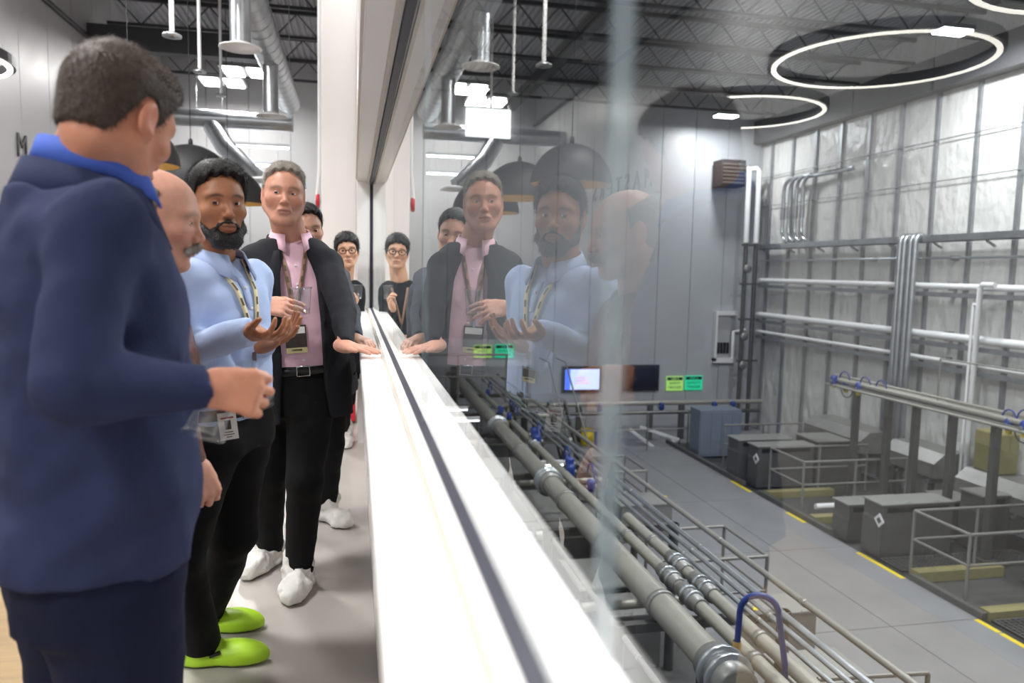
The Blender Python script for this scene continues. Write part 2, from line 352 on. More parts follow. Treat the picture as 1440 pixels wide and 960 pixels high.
# linear lamps far back, sprinkler pendants
for i, (px_, py_, yy, L, lab) in enumerate(((355, 205, 19.5, 1.7, 'upper long white linear lamp before the far hall wall'), (335, 230, 20.2, 2.4, 'lower long white linear lamp before the far hall wall'))):
    p = at(px_, py_, y=yy); t = thing('linear_lamp', lab, 'ceiling lamp', p, 'far linear lamps')
    MB().box((p.x-L/2, yy-0.06, p.z), (p.x+L/2, yy+0.06, p.z+0.07)).build('housing', 'galv_dull', t)
    MB().box((p.x-L/2, yy-0.05, p.z-0.03), (p.x+L/2, yy+0.05, p.z)).build('lens', 'lamp_cool', t)
    for s in (-0.4, 0.4): MB().tube([(p.x+s*L, yy, p.z+0.07), (p.x+s*L, yy, 6.9)], 0.006, 5).build('hanger', 'galv', t)
for px_, py_, yy, lab in ((242, 52, 8.0, 'white ceiling rod with round flange left of the duct, nearest'), (281, 102, 11.5, 'thin ceiling rod with round flange between joists, middle'), (311, 135, 14.5, 'thin ceiling rod with round flange beside the glowing lamp, farthest')):
    p = at(px_, py_, y=yy); t = thing('ceiling_rod', lab, 'hanging rod', p, 'flanged ceiling rods')
    MB().tube([p, (p.x, p.y, 6.9)], 0.024, 10).build('rod', 'pvc_white', t)
    MB().lathe([(0.024, 0.05), (0.09, 0.02), (0.09, 0), (0.001, 0)], p, 16).build('flange', 'galv', t)
# conduit line and lettering on the left wall
tag(MB().tube([(XL+0.05, Y0, 5.665), (XL+0.05, YB, 5.665)], 0.045, 8).build('wall_conduit', 'truss_dark'), 'dark conduit running along the top of the left wall', 'conduit')
def text_obj(name, body, size, m, parent, loc, rot, extrude=0.004, align='CENTER', spacing=1.0):
    cu = bpy.data.curves.new('t', 'FONT'); cu.body = body; cu.size = size; cu.extrude = extrude; cu.align_x = align; cu.align_y = 'CENTER'; cu.resolution_u = 3; cu.space_character = spacing
    tmp = bpy.data.objects.new('t', cu); COL.objects.link(tmp); bpy.context.view_layer.update()
    me = bpy.data.meshes.new_from_object(tmp.evaluated_get(bpy.context.evaluated_depsgraph_get())); bpy.data.objects.remove(tmp); bpy.data.curves.remove(cu)
    me.materials.clear(); me.materials.append(MATS[m]); o = link(name, me, parent)
    o.location = Vector(loc)-(parent_world(parent) if parent else Vector((0, 0, 0))); o.rotation_euler = rot
    return o
t = thing('wall_lettering', 'thin dark capital letters mounted along the grey left wall', 'lettering', (XL, 12.7, 3.0))
RW = (math.pi/2, 0, math.pi/2)
yy = 12.75
for ch, wd in zip('MASTERS', (0.62, 0.53, 0.50, 0.50, 0.50, 0.52, 0.5)):
    text_obj('letter', ch, 0.52, 'letter_black', t, (XL+0.012, yy+wd/2, 3.13), RW, 0.01); yy += wd
t = thing('wall_emblem', 'dark oval ring emblem on the left wall below the lettering', 'emblem', (XL, 17.8, 2.2))
em = MB(); em.lathe([(0.34, 0), (0.38, 0), (0.38, 0.02), (0.34, 0.02)], (XL, 17.9, 2.3), 32, (1, 0, 0), closed=True); em.build('ring', 'letter_black', t)
MB().lathe([(0.13, 0), (0.17, 0), (0.17, 0.02), (0.13, 0.02)], (XL, 17.9, 2.3), 24, (1, 0, 0), closed=True).build('inner_ring', 'letter_black', t)
# red hose valve on the pilaster, red chest at the end of the walkway
p = at(447, 283, y=8.75)
t = thing('fire_valve', 'red wheeled hose valve on a pipe beside the white pilaster', 'valve', p)
MB().tube([(-0.30, 8.75, p.z), (p.x+0.03, 8.75, p.z)], 0.03, 12).build('outlet', 'galv', t)
MB().lathe([(0.025, -0.02), (0.075, -0.02), (0.085, 0), (0.075, 0.02), (0.025, 0.02)], (p.x, 8.72, p.z), 20, (1, 0, 0.0)).build('wheel', 'red', t)
MB().tube([(-0.40, 8.70, p.z), (-0.37, 8.70, p.z+0.35), (-0.365, 8.70, p.z+0.7), (-0.365, 8.70, 5.5)], 0.02, 10).build('riser', 'pvc_white', t)
t = thing('red_chest', 'red storage chest on the floor at the end of the window wall', 'chest', (-0.1, 7.0, 0))
MB().box((-0.17, 6.75, 0.02), (0.02, 7.3, 0.36)).build('body', 'red', t, bevel=0.01)
MB().box((-0.18, 6.74, 0.365), (0.025, 7.31, 0.46)).build('lid', 'red', t, bevel=0.01)
mat('skin_fair', s2l(214, 164, 138), 0.45, attr='tone', noise=0.06, nscale=60, bump=0.08, bscale=220, sss=0.12)
mat('eye_white', s2l(226, 220, 214), 0.2); mat('iris_brown', s2l(58, 36, 22), 0.2); mat('iris_grey', s2l(84, 92, 98), 0.2); mat('pupil', s2l(10, 9, 9), 0.1)
mat('lid_fair', s2l(196, 142, 120), 0.5); mat('lid_brown', s2l(146, 98, 70), 0.5); mat('lid_old', s2l(190, 138, 116), 0.5); mat('lid_asian', s2l(200, 152, 122), 0.5)
mat('hair_brown', s2l(64, 48, 38), 0.5, noise=0.35, nscale=60, bump=0.4, bscale=160)
mat('hair_black', s2l(16, 15, 16), 0.4, noise=0.3, nscale=60, bump=0.5, bscale=160)
mat('hair_grey', s2l(150, 142, 132), 0.5, noise=0.25, nscale=70, bump=0.5, bscale=160)
mat('hair_oldgrey', s2l(120, 108, 98), 0.55, noise=0.3, nscale=70, bump=0.5, bscale=160)
mat('cloth_navy', s2l(46, 53, 84), 0.85, noise=0.08, nscale=30, bump=0.25, bscale=350, spec=0.2)
mat('cloth_navy_edge', s2l(43, 50, 80), 0.85, bump=0.25, bscale=350, spec=0.2)
mat('denim', s2l(22, 28, 52), 0.85, noise=0.12, nscale=25, bump=0.3, bscale=300, spec=0.2)
mat('shirt_royal', s2l(72, 100, 190), 0.7, bump=0.12, bscale=300, spec=0.2)
mat('shirt_blue', s2l(176, 194, 230), 0.75, noise=0.03, nscale=20, bump=0.12, bscale=260, spec=0.2)
mat('shirt_pink', s2l(226, 186, 200), 0.75, noise=0.03, nscale=20, bump=0.12, bscale=260, spec=0.2)
mat('suit_black', s2l(26, 27, 33), 0.8, noise=0.1, nscale=30, bump=0.2, bscale=300, spec=0.25)
mat('trouser_black', s2l(17, 17, 19), 0.85, noise=0.1, nscale=30, bump=0.2, bscale=300, spec=0.2)
mat('leather_brown', s2l(92, 54, 42), 0.4, noise=0.2, nscale=25, bump=0.4, bscale=60)
mat('wool_grey', s2l(86, 88, 94), 0.9, noise=0.25, nscale=90, bump=0.5, bscale=250, spec=0.1)
mat('shoe_cover', s2l(222, 220, 216), 0.6, noise=0.06, nscale=15, bump=1.0, bscale=28)
mat('clog_green', s2l(176, 222, 48), 0.45, noise=0.03)
mat('belt_black', s2l(14, 14, 15), 0.3); mat('buckle', s2l(190, 190, 190), 0.2, 1.0)
mat('lanyard_cream', s2l(222, 208, 168), 0.7); mat('lanyard_ink', s2l(92, 78, 56), 0.7); mat('lanyard_tan', s2l(150, 116, 98), 0.7)
mat('badge_white', s2l(236, 236, 234), 0.35); mat('badge_cream', s2l(214, 204, 150), 0.4); mat('badge_dark', s2l(58, 50, 42), 0.35, noise=0.4, nscale=60); mat('badge_red', s2l(170, 40, 50), 0.4)
mat('glasses_black', s2l(14, 14, 15), 0.3); mat('paper_white', s2l(240, 240, 240), 0.5)
# ------------------------------------------------------------------ factory floor, 3.5 m below the corridor
sub = structure(MB().box((0.2, Y0, ZF-0.35), (XR, YB, ZF-0.06)).build('floor_factory', 'concrete_dark'))
XW0, XW1 = 5.9, 8.90
ya = 3.0
while ya < 19.9:
    for (xa, xb) in ((XW0, 7.45), (7.45, XW1)):
        MB().box((xa+0.006, ya+0.006, ZF-0.06), (xb-0.006, min(ya+2.9, 20.0)-0.006, ZF)).build('floor_slab', 'concrete', sub)
    ya += 2.9
MB().box((4.25, Y0, ZF-0.06), (5.9, YB, ZF-0.01)).build('floor_slab', 'concrete', sub)
MB().box((0.2, Y0, ZF-0.06), (4.24, YB, ZF-0.01)).build('floor_slab', 'concrete_dark', sub)
MB().box((8.9, 20.0, ZF-0.06), (XR, YB, ZF-0.01)).build('floor_slab', 'concrete', sub)
MB().box((5.9, 20.0, ZF-0.06), (8.9, YB, ZF-0.01)).build('floor_slab', 'concrete', sub)
k = thing('walkway_kerb', 'dark steel kerb along the right edge of the factory walkway', 'kerb', (8.95, 3, ZF))
for ya, yb in ((3, 8.0), (8.75, 10.2), (12.3, 14.9), (15.6, 20)): MB().box((8.90, ya, ZF), (9.0, yb, ZF+0.10)).build('kerb_strip', 'kerb_dark', k)
for n_, (ya, yb, wd) in enumerate(((7.9, 8.35, 'nearest, beside the wire floor grating'), (8.38, 8.78, 'second nearest, touching the nearest strip'), (10.25, 11.4, 'long, before the near steel covers'), (13.0, 13.65, 'short, left of the far U-shaped railing'), (15.1, 16.0, 'farthest, by the far steel covers'))):
    tag(MB().box((8.80, ya, ZF), (8.885, yb, ZF+0.004)).build('floor_tape', 'yellow'), 'yellow floor tape on the walkway edge, '+wd, 'floor tape', 'yellow edge tapes')
# wire grating on the right
def grating(x0, x1, y0, y1, z, lab):
    t = thing('floor_grating', lab, 'grating', (x0, y0, z))
    m = MB(); m.box((x0, y0, z-0.04), (x1, y0+0.03, z)); m.box((x0, y1-0.03, z-0.04), (x1, y1, z)); m.box((x0, y0, z-0.04), (x0+0.03, y1, z)); m.box((x1-0.03, y0, z-0.04), (x1, y1, z)); m.build('grating_frame', 'stainless_dark', t)
    for k in range(int((x1-x0)/0.09)): MB().box((x0+k*0.09, y0, z-0.03), (x0+k*0.09+0.018, y1, z-0.004)).build('grating_bar', 'stainless_dark', t)
    m = MB()
    for k in range(int((y1-y0)/0.07)): m.box((x0, y0+k*0.07, z-0.018), (x1, y0+k*0.07+0.012, z-0.002))
    o = m.build('cross_wires', 'stainless_dark', t); o['kind'] = 'stuff'
grating(9.02, 11.8, 7.0, 8.7, ZF+0.02, 'wire mesh floor grating at the right edge beside yellow tape')
grating(9.02, 11.8, 10.5, 11.05, ZF+0.02, 'narrow wire mesh floor grating behind the near railing')
t = thing('pit_trough', 'pale yellow lined trough under the near U-shaped railing', 'trough', (9.1, 9.0, ZF))
MB().box((9.05, 8.75, ZF-0.05), (10.7, 8.95, ZF+0.10)).build('trough_side', 'pale_yellow', t); MB().box((9.05, 10.15, ZF-0.05), (10.7, 10.35, ZF+0.12)).build('trough_side', 'pale_yellow', t)
t = thing('pit_trough', 'pale yellow lined trough under the far U-shaped railing', 'trough', (9.1, 13.2, ZF))
MB().box((9.05, 13.0, ZF-0.05), (10.7, 13.2, ZF+0.10)).build('trough_side', 'pale_yellow', t); MB().box((9.05, 14.7, ZF-0.05), (10.7, 14.9, ZF+0.10)).build('trough_side', 'pale_yellow', t)
tag(MB().tube([(9.3, 13.35, ZF+0.2), (12.2, 13.35, ZF+0.2)], 0.06, 10).build('white_pipe', 'pvc_white'), 'white pipe lying in the trough below the far railing', 'pipe')

def railing(pts, z0, z1, lab, post=0.024):
    t = thing('guard_railing', lab, 'railing', (*pts[0], z0), 'factory guard railings')
    for i, (a, b) in enumerate(zip(pts[:-1], pts[1:])):
        MB().tube([(*a, z1), (*b, z1)], post, 10).build('top_rail', 'rail_steel', t); MB().tube([(*a, (z0+z1)/2+0.05), (*b, (z0+z1)/2+0.05)], post*0.85, 10).build('mid_rail', 'rail_steel', t)
        L = math.dist(a, b); n = max(1, round(L/1.3))
        for k in range(n+(1 if i == len(pts)-2 else 0)):
            q = (a[0]+(b[0]-a[0])*k/n, a[1]+(b[1]-a[1])*k/n); MB().tube([(*q, z0), (*q, z1)], post, 10).build('post', 'rail_steel', t)
    return t
railing([(11.6, 9.28), (9.12, 9.28), (9.12, 10.43), (11.6, 10.43)], ZF, ZF+1.07, 'steel U-shaped guard railing nearest on the right of the walkway')
railing([(11.6, 13.6), (9.15, 13.6), (9.15, 14.86), (11.6, 14.86)], ZF, ZF+1.07, 'steel U-shaped guard railing farther along the right of the walkway')
railing([(11.5, 17.3), (9.3, 17.3)], ZF, ZF+1.07, 'short steel guard railing behind the far steel covers')
railing([(4.3, 8.98), (5.56, 8.98), (5.56, 10.2), (4.3, 10.2)], ZF, ZF+1.07, 'steel guard railing pen left of the walkway, nearer one')
railing([(4.6, 13.40), (5.6, 13.40), (5.6, 14.6), (4.6, 14.6)], ZF, ZF+1.07, 'steel guard railing pen left of the walkway, farther one')
railing([(3.2, 19.2), (9.2, 19.2)], ZF, ZF+1.07, 'long steel guard railing across the far end of the walkway')
railing([(1.2, 16.5), (3.4, 16.5)], -1.6, -0.5, 'steel guard railing of the raised platform below the left signs')

# covered machine units: body, sloping front, steel lid
def unit(x0, x1, y0, y1, z1, lab, plate=False, slot=True, mt='stainless_dark', grp='steel covered units'):
    t = thing('steel_unit', lab, 'machine', (x0, y0, ZF), grp)
    MB().prism([(x0, ZF), (x1, ZF), (x1, z1-0.03), (x0+0.02, z1-0.03), (x0+0.02, z1-0.28), (x0-0.0, z1-0.33)], y0, y1, 1).build('body', mt, t)
    MB().box((x0-0.02, y0-0.02, z1-0.03), (x1+0.02, y1+0.02, z1)).build('lid', 'top_steel', t, bevel=0.006)
    if slot: MB().box((x0+0.1, y0-0.006, z1-0.16), (x1-0.1, y0+0.01, z1-0.07)).build('vent_slot', 'black_plastic', t)
    for q in (0.3, 0.7): MB().tube([(x0+(x1-x0)*q, y0-0.02, z1+0.005), (x0+(x1-x0)*q, y0-0.02, z1+0.03), (x0+(x1-x0)*q+0.1, y0-0.02, z1+0.03), (x0+(x1-x0)*q+0.1, y0-0.02, z1+0.005)], 0.006, 6).build('handle', 'galv', t)
    if plate:
        c = Vector((x0-0.01, y0+0.05, z1-0.3)); MB().box((c.x-0.008, c.y-0.09, c.z-0.09), (c.x+0.004, c.y+0.09, c.z+0.09), Matrix.Rotation(math.radians(45), 3, 'X'), c).build('diamond_plate', 'pvc_white', t)
        MB().box((c.x-0.010, c.y-0.045, c.z-0.045), (c.x-0.004, c.y+0.045, c.z+0.045), Matrix.Rotation(math.radians(45), 3, 'X'), c).build('diamond_mark', 'stainless_dark', t)
    return t
z2 = at(1168, 700, y=12.36).z; z3 = at(1225, 710, y=11.1).z
unit(9.02, 10.35, 11.95, 12.4, z2, 'low steel covered unit at the kerb, left one of the near pair')
unit(9.05, 10.5, 11.1, 11.6, z3, 'low steel covered unit with white diamond plate, right one of the near pair', True)
unit(11.05, 11.64, 11.75, 12.4, z2+0.04, 'low steel covered unit behind the near pair, left')
unit(11.05, 11.64, 11.05, 11.55, z3+0.08, 'low steel covered unit behind the near pair, right')
z4 = at(1020, 612, y=16.5).z
unit(9.0, 10.4, 16.0, 16.55, z4, 'steel covered unit at the far kerb, left one of the far pair')
unit(9.15, 10.6, 15.4, 15.85, z4-0.02, 'steel covered unit with white diamond plate in the far pair', True)
unit(10.75, 11.64, 15.5, 16.4, z4+0.03, 'wide steel covered unit behind the far pair')
unit(4.75, 5.75, 12.5, 13.2, -2.8, 'grey steel box unit beside the farther railing pen', mt='stainless', slot=False)
unit(4.98, 5.75, 8.1, 8.6, -2.8, 'grey steel box unit in front of the nearer railing pen', mt='stainless', slot=False)
unit(3.05, 3.76, 8.36, 8.96, -2.8, 'grey steel box unit under the pipe rack beside a blue hose', mt='stainless', slot=False)
unit(3.0, 3.75, 9.3, 10.3, -2.85, 'dark steel unit under the pipe rack beside the nearer railing pen')
unit(4.5, 5.35, 6.55, 7.2, -2.8, 'steel unit at the bottom edge of the view under the thin pipes', mt='stainless')
unit(5.0, 5.7, 15.6, 16.4, -2.7, 'steel unit left of the walkway far along the hall', mt='stainless')
for q, (px_, py_) in enumerate(((898, 880), (1062, 855), (1008, 862), (935, 697))):
    p = at(px_, py_, z=-2.795)
    if q in (1, 0, 3): tag(MB().prism([(p.x-0.05, p.y-0.04), (p.x+0.05, p.y-0.04), (p.x, p.y+0.05)], -2.799, -2.796, 2).build('warning_sticker', 'yellow'), 'small yellow triangle sticker on the steel box '+('under the pipe rack', 'by the nearer pen', '', 'by the farther pen')[q], 'sticker')
# long conveyor line against the right wall
t = thing('conveyor_line', 'long dark steel conveyor housing along the white sheeted wall', 'conveyor', (11.9, 9, ZF))
for (ya, yb, zt) in ((8.2, 10.2, -2.05), (10.3, 12.4, -2.3), (12.95, 14.45, -2.2), (15.25, 17.5, -2.25)):
    h_ = MB().prism([(11.7, zt-0.5), (12.55, zt-0.5), (12.55, zt), (11.95, zt), (11.7, zt-0.2)], ya, yb, 1).build('housing', 'stainless', t)
    for yy in (ya+0.2, yb-0.2): MB().box((11.8, yy-0.04, ZF), (11.9, yy+0.04, zt-0.5)).build('leg', 'stainless_dark', t)
    for kk in range(int((yb-ya)/0.3)): MB().tube([(11.68, ya+0.15+kk*0.3, zt-0.6), (12.5, ya+0.15+kk*0.3, zt-0.6)], 0.04, 8).build('roller', 'galv_dull', t)
tag(MB().box((12.0, 11.7, -2.297), (12.45, 12.3, -1.5)).build('yellow_tote', 'pale_yellow', bevel=0.03), 'pale yellow plastic tote on the conveyor by the sheeted wall', 'tote')
for i_, (yy, nm) in enumerate(((12.3, 'white curled hose lying left of the yellow bucket under the conveyor'),)):
    m = MB(); m.tube([(10.5+0.2*math.cos(a), 12.74+0.22*math.sin(a), ZF+0.06+a*0.02) for a in np.linspace(0, 12, 48)], 0.03, 8); tag(m.build('coiled_hose', 'pvc_white'), nm, 'hose')
m = MB(); m.lathe([(0.001, 0), (0.14, 0), (0.17, 0.32), (0.16, 0.32), (0.13, 0.02), (0.001, 0.02)], (11.35, 12.72, ZF-0.01), 20); tag(m.build('bucket', 'pale_yellow'), 'pale yellow bucket on the floor beside the coiled hose', 'bucket')
# overhead valve rack on the right
t = thing('valve_rack', 'overhead steel pipe rack with blue valves above the right units', 'pipe rack', (10.8, 8, ZF))
for dz, dx_, r in ((0.0, 0.0, 0.05), (0.0, 0.16, 0.05), (-0.12, -0.12, 0.028), (0.09, 0.08, 0.03)): MB().tube([(10.8+dx_, 7.5, -0.93+dz), (10.8+dx_, 15.2, -0.93+dz)], r, 12).build('rack_pipe', 'stainless_pipe', t)
MB().box((10.7, 7.5, -1.06), (11.08, 15.2, -1.0)).build('rack_tray', 'stainless', t)
for yy in (9.75, 10.72, 11.68, 12.6, 13.38, 14.4):
    c = MB().box((10.83, yy-0.06, ZF), (10.95, yy+0.06, -1.06)).build('column', 'stainless_dark', t)
    MB().box((10.75, yy-0.12, ZF), (11.03, yy+0.12, ZF+0.02)).build('foot_plate', 'stainless_dark', c)
def valve(t, p, s=1.0, yel=True):
    p = Vector(p); v = MB(); v.lathe([(0.001, -0.09*s), (0.06*s, -0.09*s), (0.07*s, -0.04*s), (0.07*s, 0.05*s), (0.05*s, 0.09*s), (0.001, 0.1*s)], p, 14); b = v.build('valve_body', 'blue_plastic', t)
    MB().tube([p+Vector((-0.09*s, 0, -0.02)), p+Vector((0.09*s, 0, -0.02))], 0.03*s, 10).build('valve_flange', 'stainless', b)
    if yel: MB().box(p+Vector((-0.03*s, -0.03*s, -0.15*s)), p+Vector((0.03*s, 0.03*s, -0.09*s))).build('valve_handle', 'yellow', b)
def hose(t, p, r, m='blue_plastic', rad=0.014, u=(0, 1, 0), name='hose'):
    MB().tube(arc(p, r, 0, math.pi, u, (0, 0, 1), 12), rad, 8).build(name, m, t)
for yy, dz in ((9.75, 0.02), (10.05, 0.0), (10.4, -0.02), (14.2, 0.0), (14.7, -0.03), (15.0, 0.05), (9.2, 0.0)):
    valve(t, (10.72+0.12*((yy*7) % 1), yy, -0.98+dz), 1.15)
for yy, rr in ((9.7, 0.16), (10.1, 0.2), (10.45, 0.13), (14.1, 0.16), (14.8, 0.18), (13.6, 0.16)): hose(t, (10.85, yy, -0.9), rr, 'blue_plastic')
for yy, rr in ((10.0, 0.18), (9.5, 0.16), (14.5, 0.2)):
    MB().tube(arc((10.7, yy, -1.05), rr, math.pi, 2*math.pi, (0, 1, 0), (0, 0, 1), 12), 0.012, 8).build('cable_loop', 'black_plastic', t)
MB().tube([(10.9, 9.0, -0.1), (10.9, 12.1, -0.1)], 0.015, 8).build('wire_rail', 'rail_steel', t)
MB().tube([(10.9, 12.1, -0.95), (10.9, 12.1, -0.1)], 0.015, 8).build('wire_rail', 'rail_steel', t)

# ------------------------------------------------------------------ services on the right wall
t = thing('cable_tray', 'long galvanised cable tray along the white sheeted wall', 'cable tray', (12.45, 4, 2.25))
MB().box((12.36, 2.0, 2.20), (12.40, 21.6, 2.36)).build('tray_side', 'galv', t); MB().box((12.36, 2.0, 2.20), (12.61, 21.6, 2.22)).build('tray_bottom', 'galv', t)
for kk in range(14): MB().bar((12.4, 3+kk*1.4, 2.19), (12.61, 3+kk*1.4, 2.08), 0.04).build('tray_bracket', 'galv_dull', t)
for i_, (z, r, lab) in enumerate(((1.25, 0.07, 'upper fat white insulated pipe along the sheeted wall'), (0.18, 0.085, 'lower fat white insulated pipe along the sheeted wall'), (1.86, 0.03, 'thin steel pipe just below the cable tray'), (-0.35, 0.05, 'lowest white pipe along the sheeted wall with wire loops'))):
    t = thing('wall_pipe', lab, 'pipe', (12.5, 4, z), 'pipes along the sheeted wall')
    MB().tube([(12.5, 2.0 if i_ < 3 else 9.5, z), (12.5, 21.5, z)], r, 14).build('pipe', 'pvc_white' if i_ != 2 else 'galv', t)
    for kk in range(6): MB().box((12.5, 6+kk*2.6-0.03, z-r-0.02), (12.7, 6+kk*2.6+0.03, z+r+0.02)).build('clamp', 'galv_dull', t)
    MB().box((12.45, 2.0 if i_ < 3 else 9.5, z-r-0.16), (12.55, 21.5, z-r-0.06)).build('pipe_channel', 'galv_dull', t) if i_ != 2 else None
t = thing('conduit_riser', 'group of shiny conduits dropping from the cable tray to the floor', 'conduit', (12.3, 14.8, ZF))
for k_, dy in enumerate((0, 0.15, 0.34, 0.48)):
    MB().tube([(12.5, 14.6+dy, 2.33)]+arc((12.42, 14.6+dy, 2.23), 0.14, math.pi/2, math.pi, (1, 0, 0), (0, 0, 1), 6)+[(12.28, 14.6+dy, ZF)], 0.06, 12).build('conduit', 'galv', t)
t = thing('conduit_bends', 'four shiny conduits in a tall S-bend beside the factory corner', 'conduit', (12.3, 19, 2.3))
for k_ in range(4):
    y_ = 20.2-k_*0.32
    pts = [(12.55, 17.3, 4.18+k_*0.012)]+[(12.45, 18.9, 4.18)]+arc((12.4, y_-0.35, 3.86), 0.35, math.pi/2, 0, (0, 1, 0), (0, 0, 1), 6)+[(12.4, y_, 2.9)]+arc((12.4, y_-0.35, 2.75), 0.35, 0, -math.pi/2, (0, 1, 0), (0, 0, 1), 6)
    MB().tube(pts, 0.055, 12).build('conduit', 'galv', t); MB().tube([(12.4, y_, 3.05), (12.4, y_, 3.4)], 0.075, 12).build('coupling', 'galv_dull', t)
t = thing('corner_risers', 'pair of tall white and steel pipes rising in the factory corner', 'pipe', (12.0, 21.3, ZF))
for k_, dx_ in enumerate((-0.06, 0.28)):
    MB().tube([(11.80+0.1*k_, 21.75, 4.66)]+[(11.9+dx_, 21.4, 4.68)]+[(11.95+dx_, 21.35, 4.6), (11.96+dx_, 21.35, 2.4)], 0.08, 12).build('riser', 'pvc_white', t)
    MB().tube([(11.96+dx_, 21.35, 2.4), (11.96+dx_, 21.35, ZF)], 0.065, 12).build('riser', 'stainless_dark', t)
for z_ in (2.3, 1.1, 0.0, -1.3): MB().box((11.75, 21.28, z_), (12.45, 21.34, z_+0.06)).build('strut', 'stainless_dark', t)
for z_ in (1.6, -0.5, -1.4): MB().lathe([(0.02, -0.02), (0.13, -0.02), (0.13, 0.02), (0.02, 0.02)], (11.92, 21.2, z_), 16, (0, 1, 0)).build('hand_wheel', 'stainless', t)
t = thing('unit_heater', 'dark louvred box high on the back wall in the factory corner', 'heater', (11.4, 21.5, 4.1))
MB().box((10.95, 21.3, 4.1), (11.75, 21.9, 4.9)).build('case', 'black_matte', t, bevel=0.02)
for k_ in range(6): MB().box((11.0, 21.28, 4.18+k_*0.11), (11.7, 21.31, 4.24+k_*0.11)).build('louvre', 'stainless_dark', t)
for (ya, ztop, lab) in ((12.66, 1.31, 'white hooked pipe standing before the sheeted wall at right'),):
    t = thing('white_standpipe', lab, 'pipe', (12.2, ya, ZF)); MB().tube([(12.2, ya-0.35, ztop), (12.2, ya-0.05, ztop), (12.2, ya, ztop-0.05), (12.2, ya, ZF+0.3)], 0.055, 12).build('pipe', 'pvc_white', t)
    MB().tube([(12.2, ya+0.14, ztop-0.4), (12.2, ya+0.14, ZF+0.3)], 0.03, 10).build('pipe', 'pvc_white', t); MB().tube([(12.2, ya-0.02, ztop-0.4), (12.2, ya+0.14, ztop-0.4)], 0.03, 10).build('tee', 'pvc_white', t)
t = thing('meter_box', 'white electrical box with four breakers on the factory back wall', 'electrical box', (11.6, 21.9, -1.4))
MB().box((11.25, 21.8, 0.12), (12.0, 21.98, 0.25)).build('top_tray', 'pvc_white', t)
MB().box((11.25, 21.8, -1.35), (11.32, 21.98, 0.12)).build('side', 'pvc_white', t); MB().box((11.25, 21.8, -1.4), (11.95, 21.98, -1.25)).build('bottom_tray', 'pvc_white', t)
MB().box((11.32, 21.9, -1.25), (11.8, 21.98, 0.12)).build('back_panel', 'panel_grey', t)
for k_ in range(4): MB().box((11.36+k_*0.11, 21.84, -1.1), (11.43+k_*0.11, 21.9, -0.75)).build('breaker', 'black_plastic', t)
MB().tube([(11.9, 21.85, -1.3), (11.9, 21.85, -0.4), (12.3, 21.85, -0.35)], 0.06, 10).build('pipe', 'pvc_white', t)

# ------------------------------------------------------------------ back wall: screens, signs, panel, pipes
def screen(p0, p1, on, lab):
    a = at(*p0, y=21.9); b = at(*p1, y=21.9); t = thing('wall_screen', lab, 'screen', ((a.x+b.x)/2, 21.9, b.z))
    MB().box((a.x, 21.88, b.z), (b.x, 21.97, a.z)).build('bezel', 'black_plastic', t, bevel=0.01)
    i = 0.09
    MB().box((a.x+i, 21.872, b.z+i), (b.x-i, 21.882, a.z-i)).build('display', 'screen_on' if on else 'screen_off', t)
    if on:
        MB().box((a.x+i, 21.868, b.z+i), (a.x+i+0.16, 21.873, a.z-i)).build('display_sidebar', 'screen_blue', t)
        for k in range(3):
            MB().box((a.x+0.42, 21.868, b.z+0.28+k*0.08), (a.x+0.85-0.05*k, 21.873, b.z+0.31+k*0.08)).build('display_line', 'screen_pink', t)
    MB().box(((a.x+b.x)/2-0.1, 21.95, b.z+0.2), ((a.x+b.x)/2+0.1, 22.0, a.z-0.2)).build('wall_mount', 'black_plastic', t)
screen((791, 515), (846, 551), True, 'lit wall screen with a pale blue display on the factory back wall')
screen((876, 513), (926, 549), False, 'switched-off black wall screen beside the lit screen')
def sign(p0, p1, yy, m, line, word, lab):
    a = at(*p0, y=yy); b = at(*p1, y=yy); c = (a+b)/2; w_ = b.x-a.x; h_ = a.z-b.z
    t = thing('trigger_sign', lab, 'sign', (c.x, yy, c.z), 'line trigger signs')
    MB().box((a.x, yy-0.02, b.z), (b.x, yy, a.z)).build('board', m, t, bevel=0.01)
    MB().box((a.x+0.05*w_, yy-0.026, a.z-0.27*h_), (b.x-0.05*w_, yy-0.021, a.z-0.06*h_)).build('header_bar', 'sign_ink', t)
    R = (math.pi/2, 0, 0)
    text_obj('header_text', line, h_*0.2, m, t, (c.x, yy-0.028, a.z-0.17*h_), R, 0.001)
    text_obj('sign_text', word, h_*0.24, 'sign_ink', t, (c.x, yy-0.023, a.z-0.48*h_), R, 0.001); text_obj('sign_text', 'TRIGGER', h_*0.24, 'sign_ink', t, (c.x, yy-0.023, a.z-0.77*h_), R, 0.001)
sign((937, 529), (960, 549), 21.95, 'sign_lime', 'LINE 2', 'SAFETY', 'lime green LINE 2 SAFETY TRIGGER sign on the back wall')
sign((963, 528), (987, 548), 21.95, 'sign_teal', 'LINE 2', 'QUALITY', 'teal LINE 2 QUALITY TRIGGER sign on the back wall')
sign((666, 485), (691, 503), 17.9, 'sign_lime', 'LINE 1', 'SAFETY', 'lime green LINE 1 SAFETY TRIGGER sign hung on the grey beam')
sign((696, 484), (722, 503), 17.9, 'sign_teal', 'LINE 1', 'QUALITY', 'teal LINE 1 QUALITY TRIGGER sign hung on the grey beam')
t = thing('beam_frame', 'grey platform frame that carries the left pair of signs', 'frame', (3.0, 18, -0.4))
MB().box((0.25, 17.95, -0.95), (4.35, 18.15, -0.30)).build('beam', 'factory_panel', t)
for xx in (0.6, 2.4, 4.2): MB().box((xx-0.07, 17.96, ZF), (xx+0.07, 18.1, -0.95)).build('column', 'stainless_dark', t)
a = at(656, 150, y=21.8); b = at(718, 195, y=21.8)
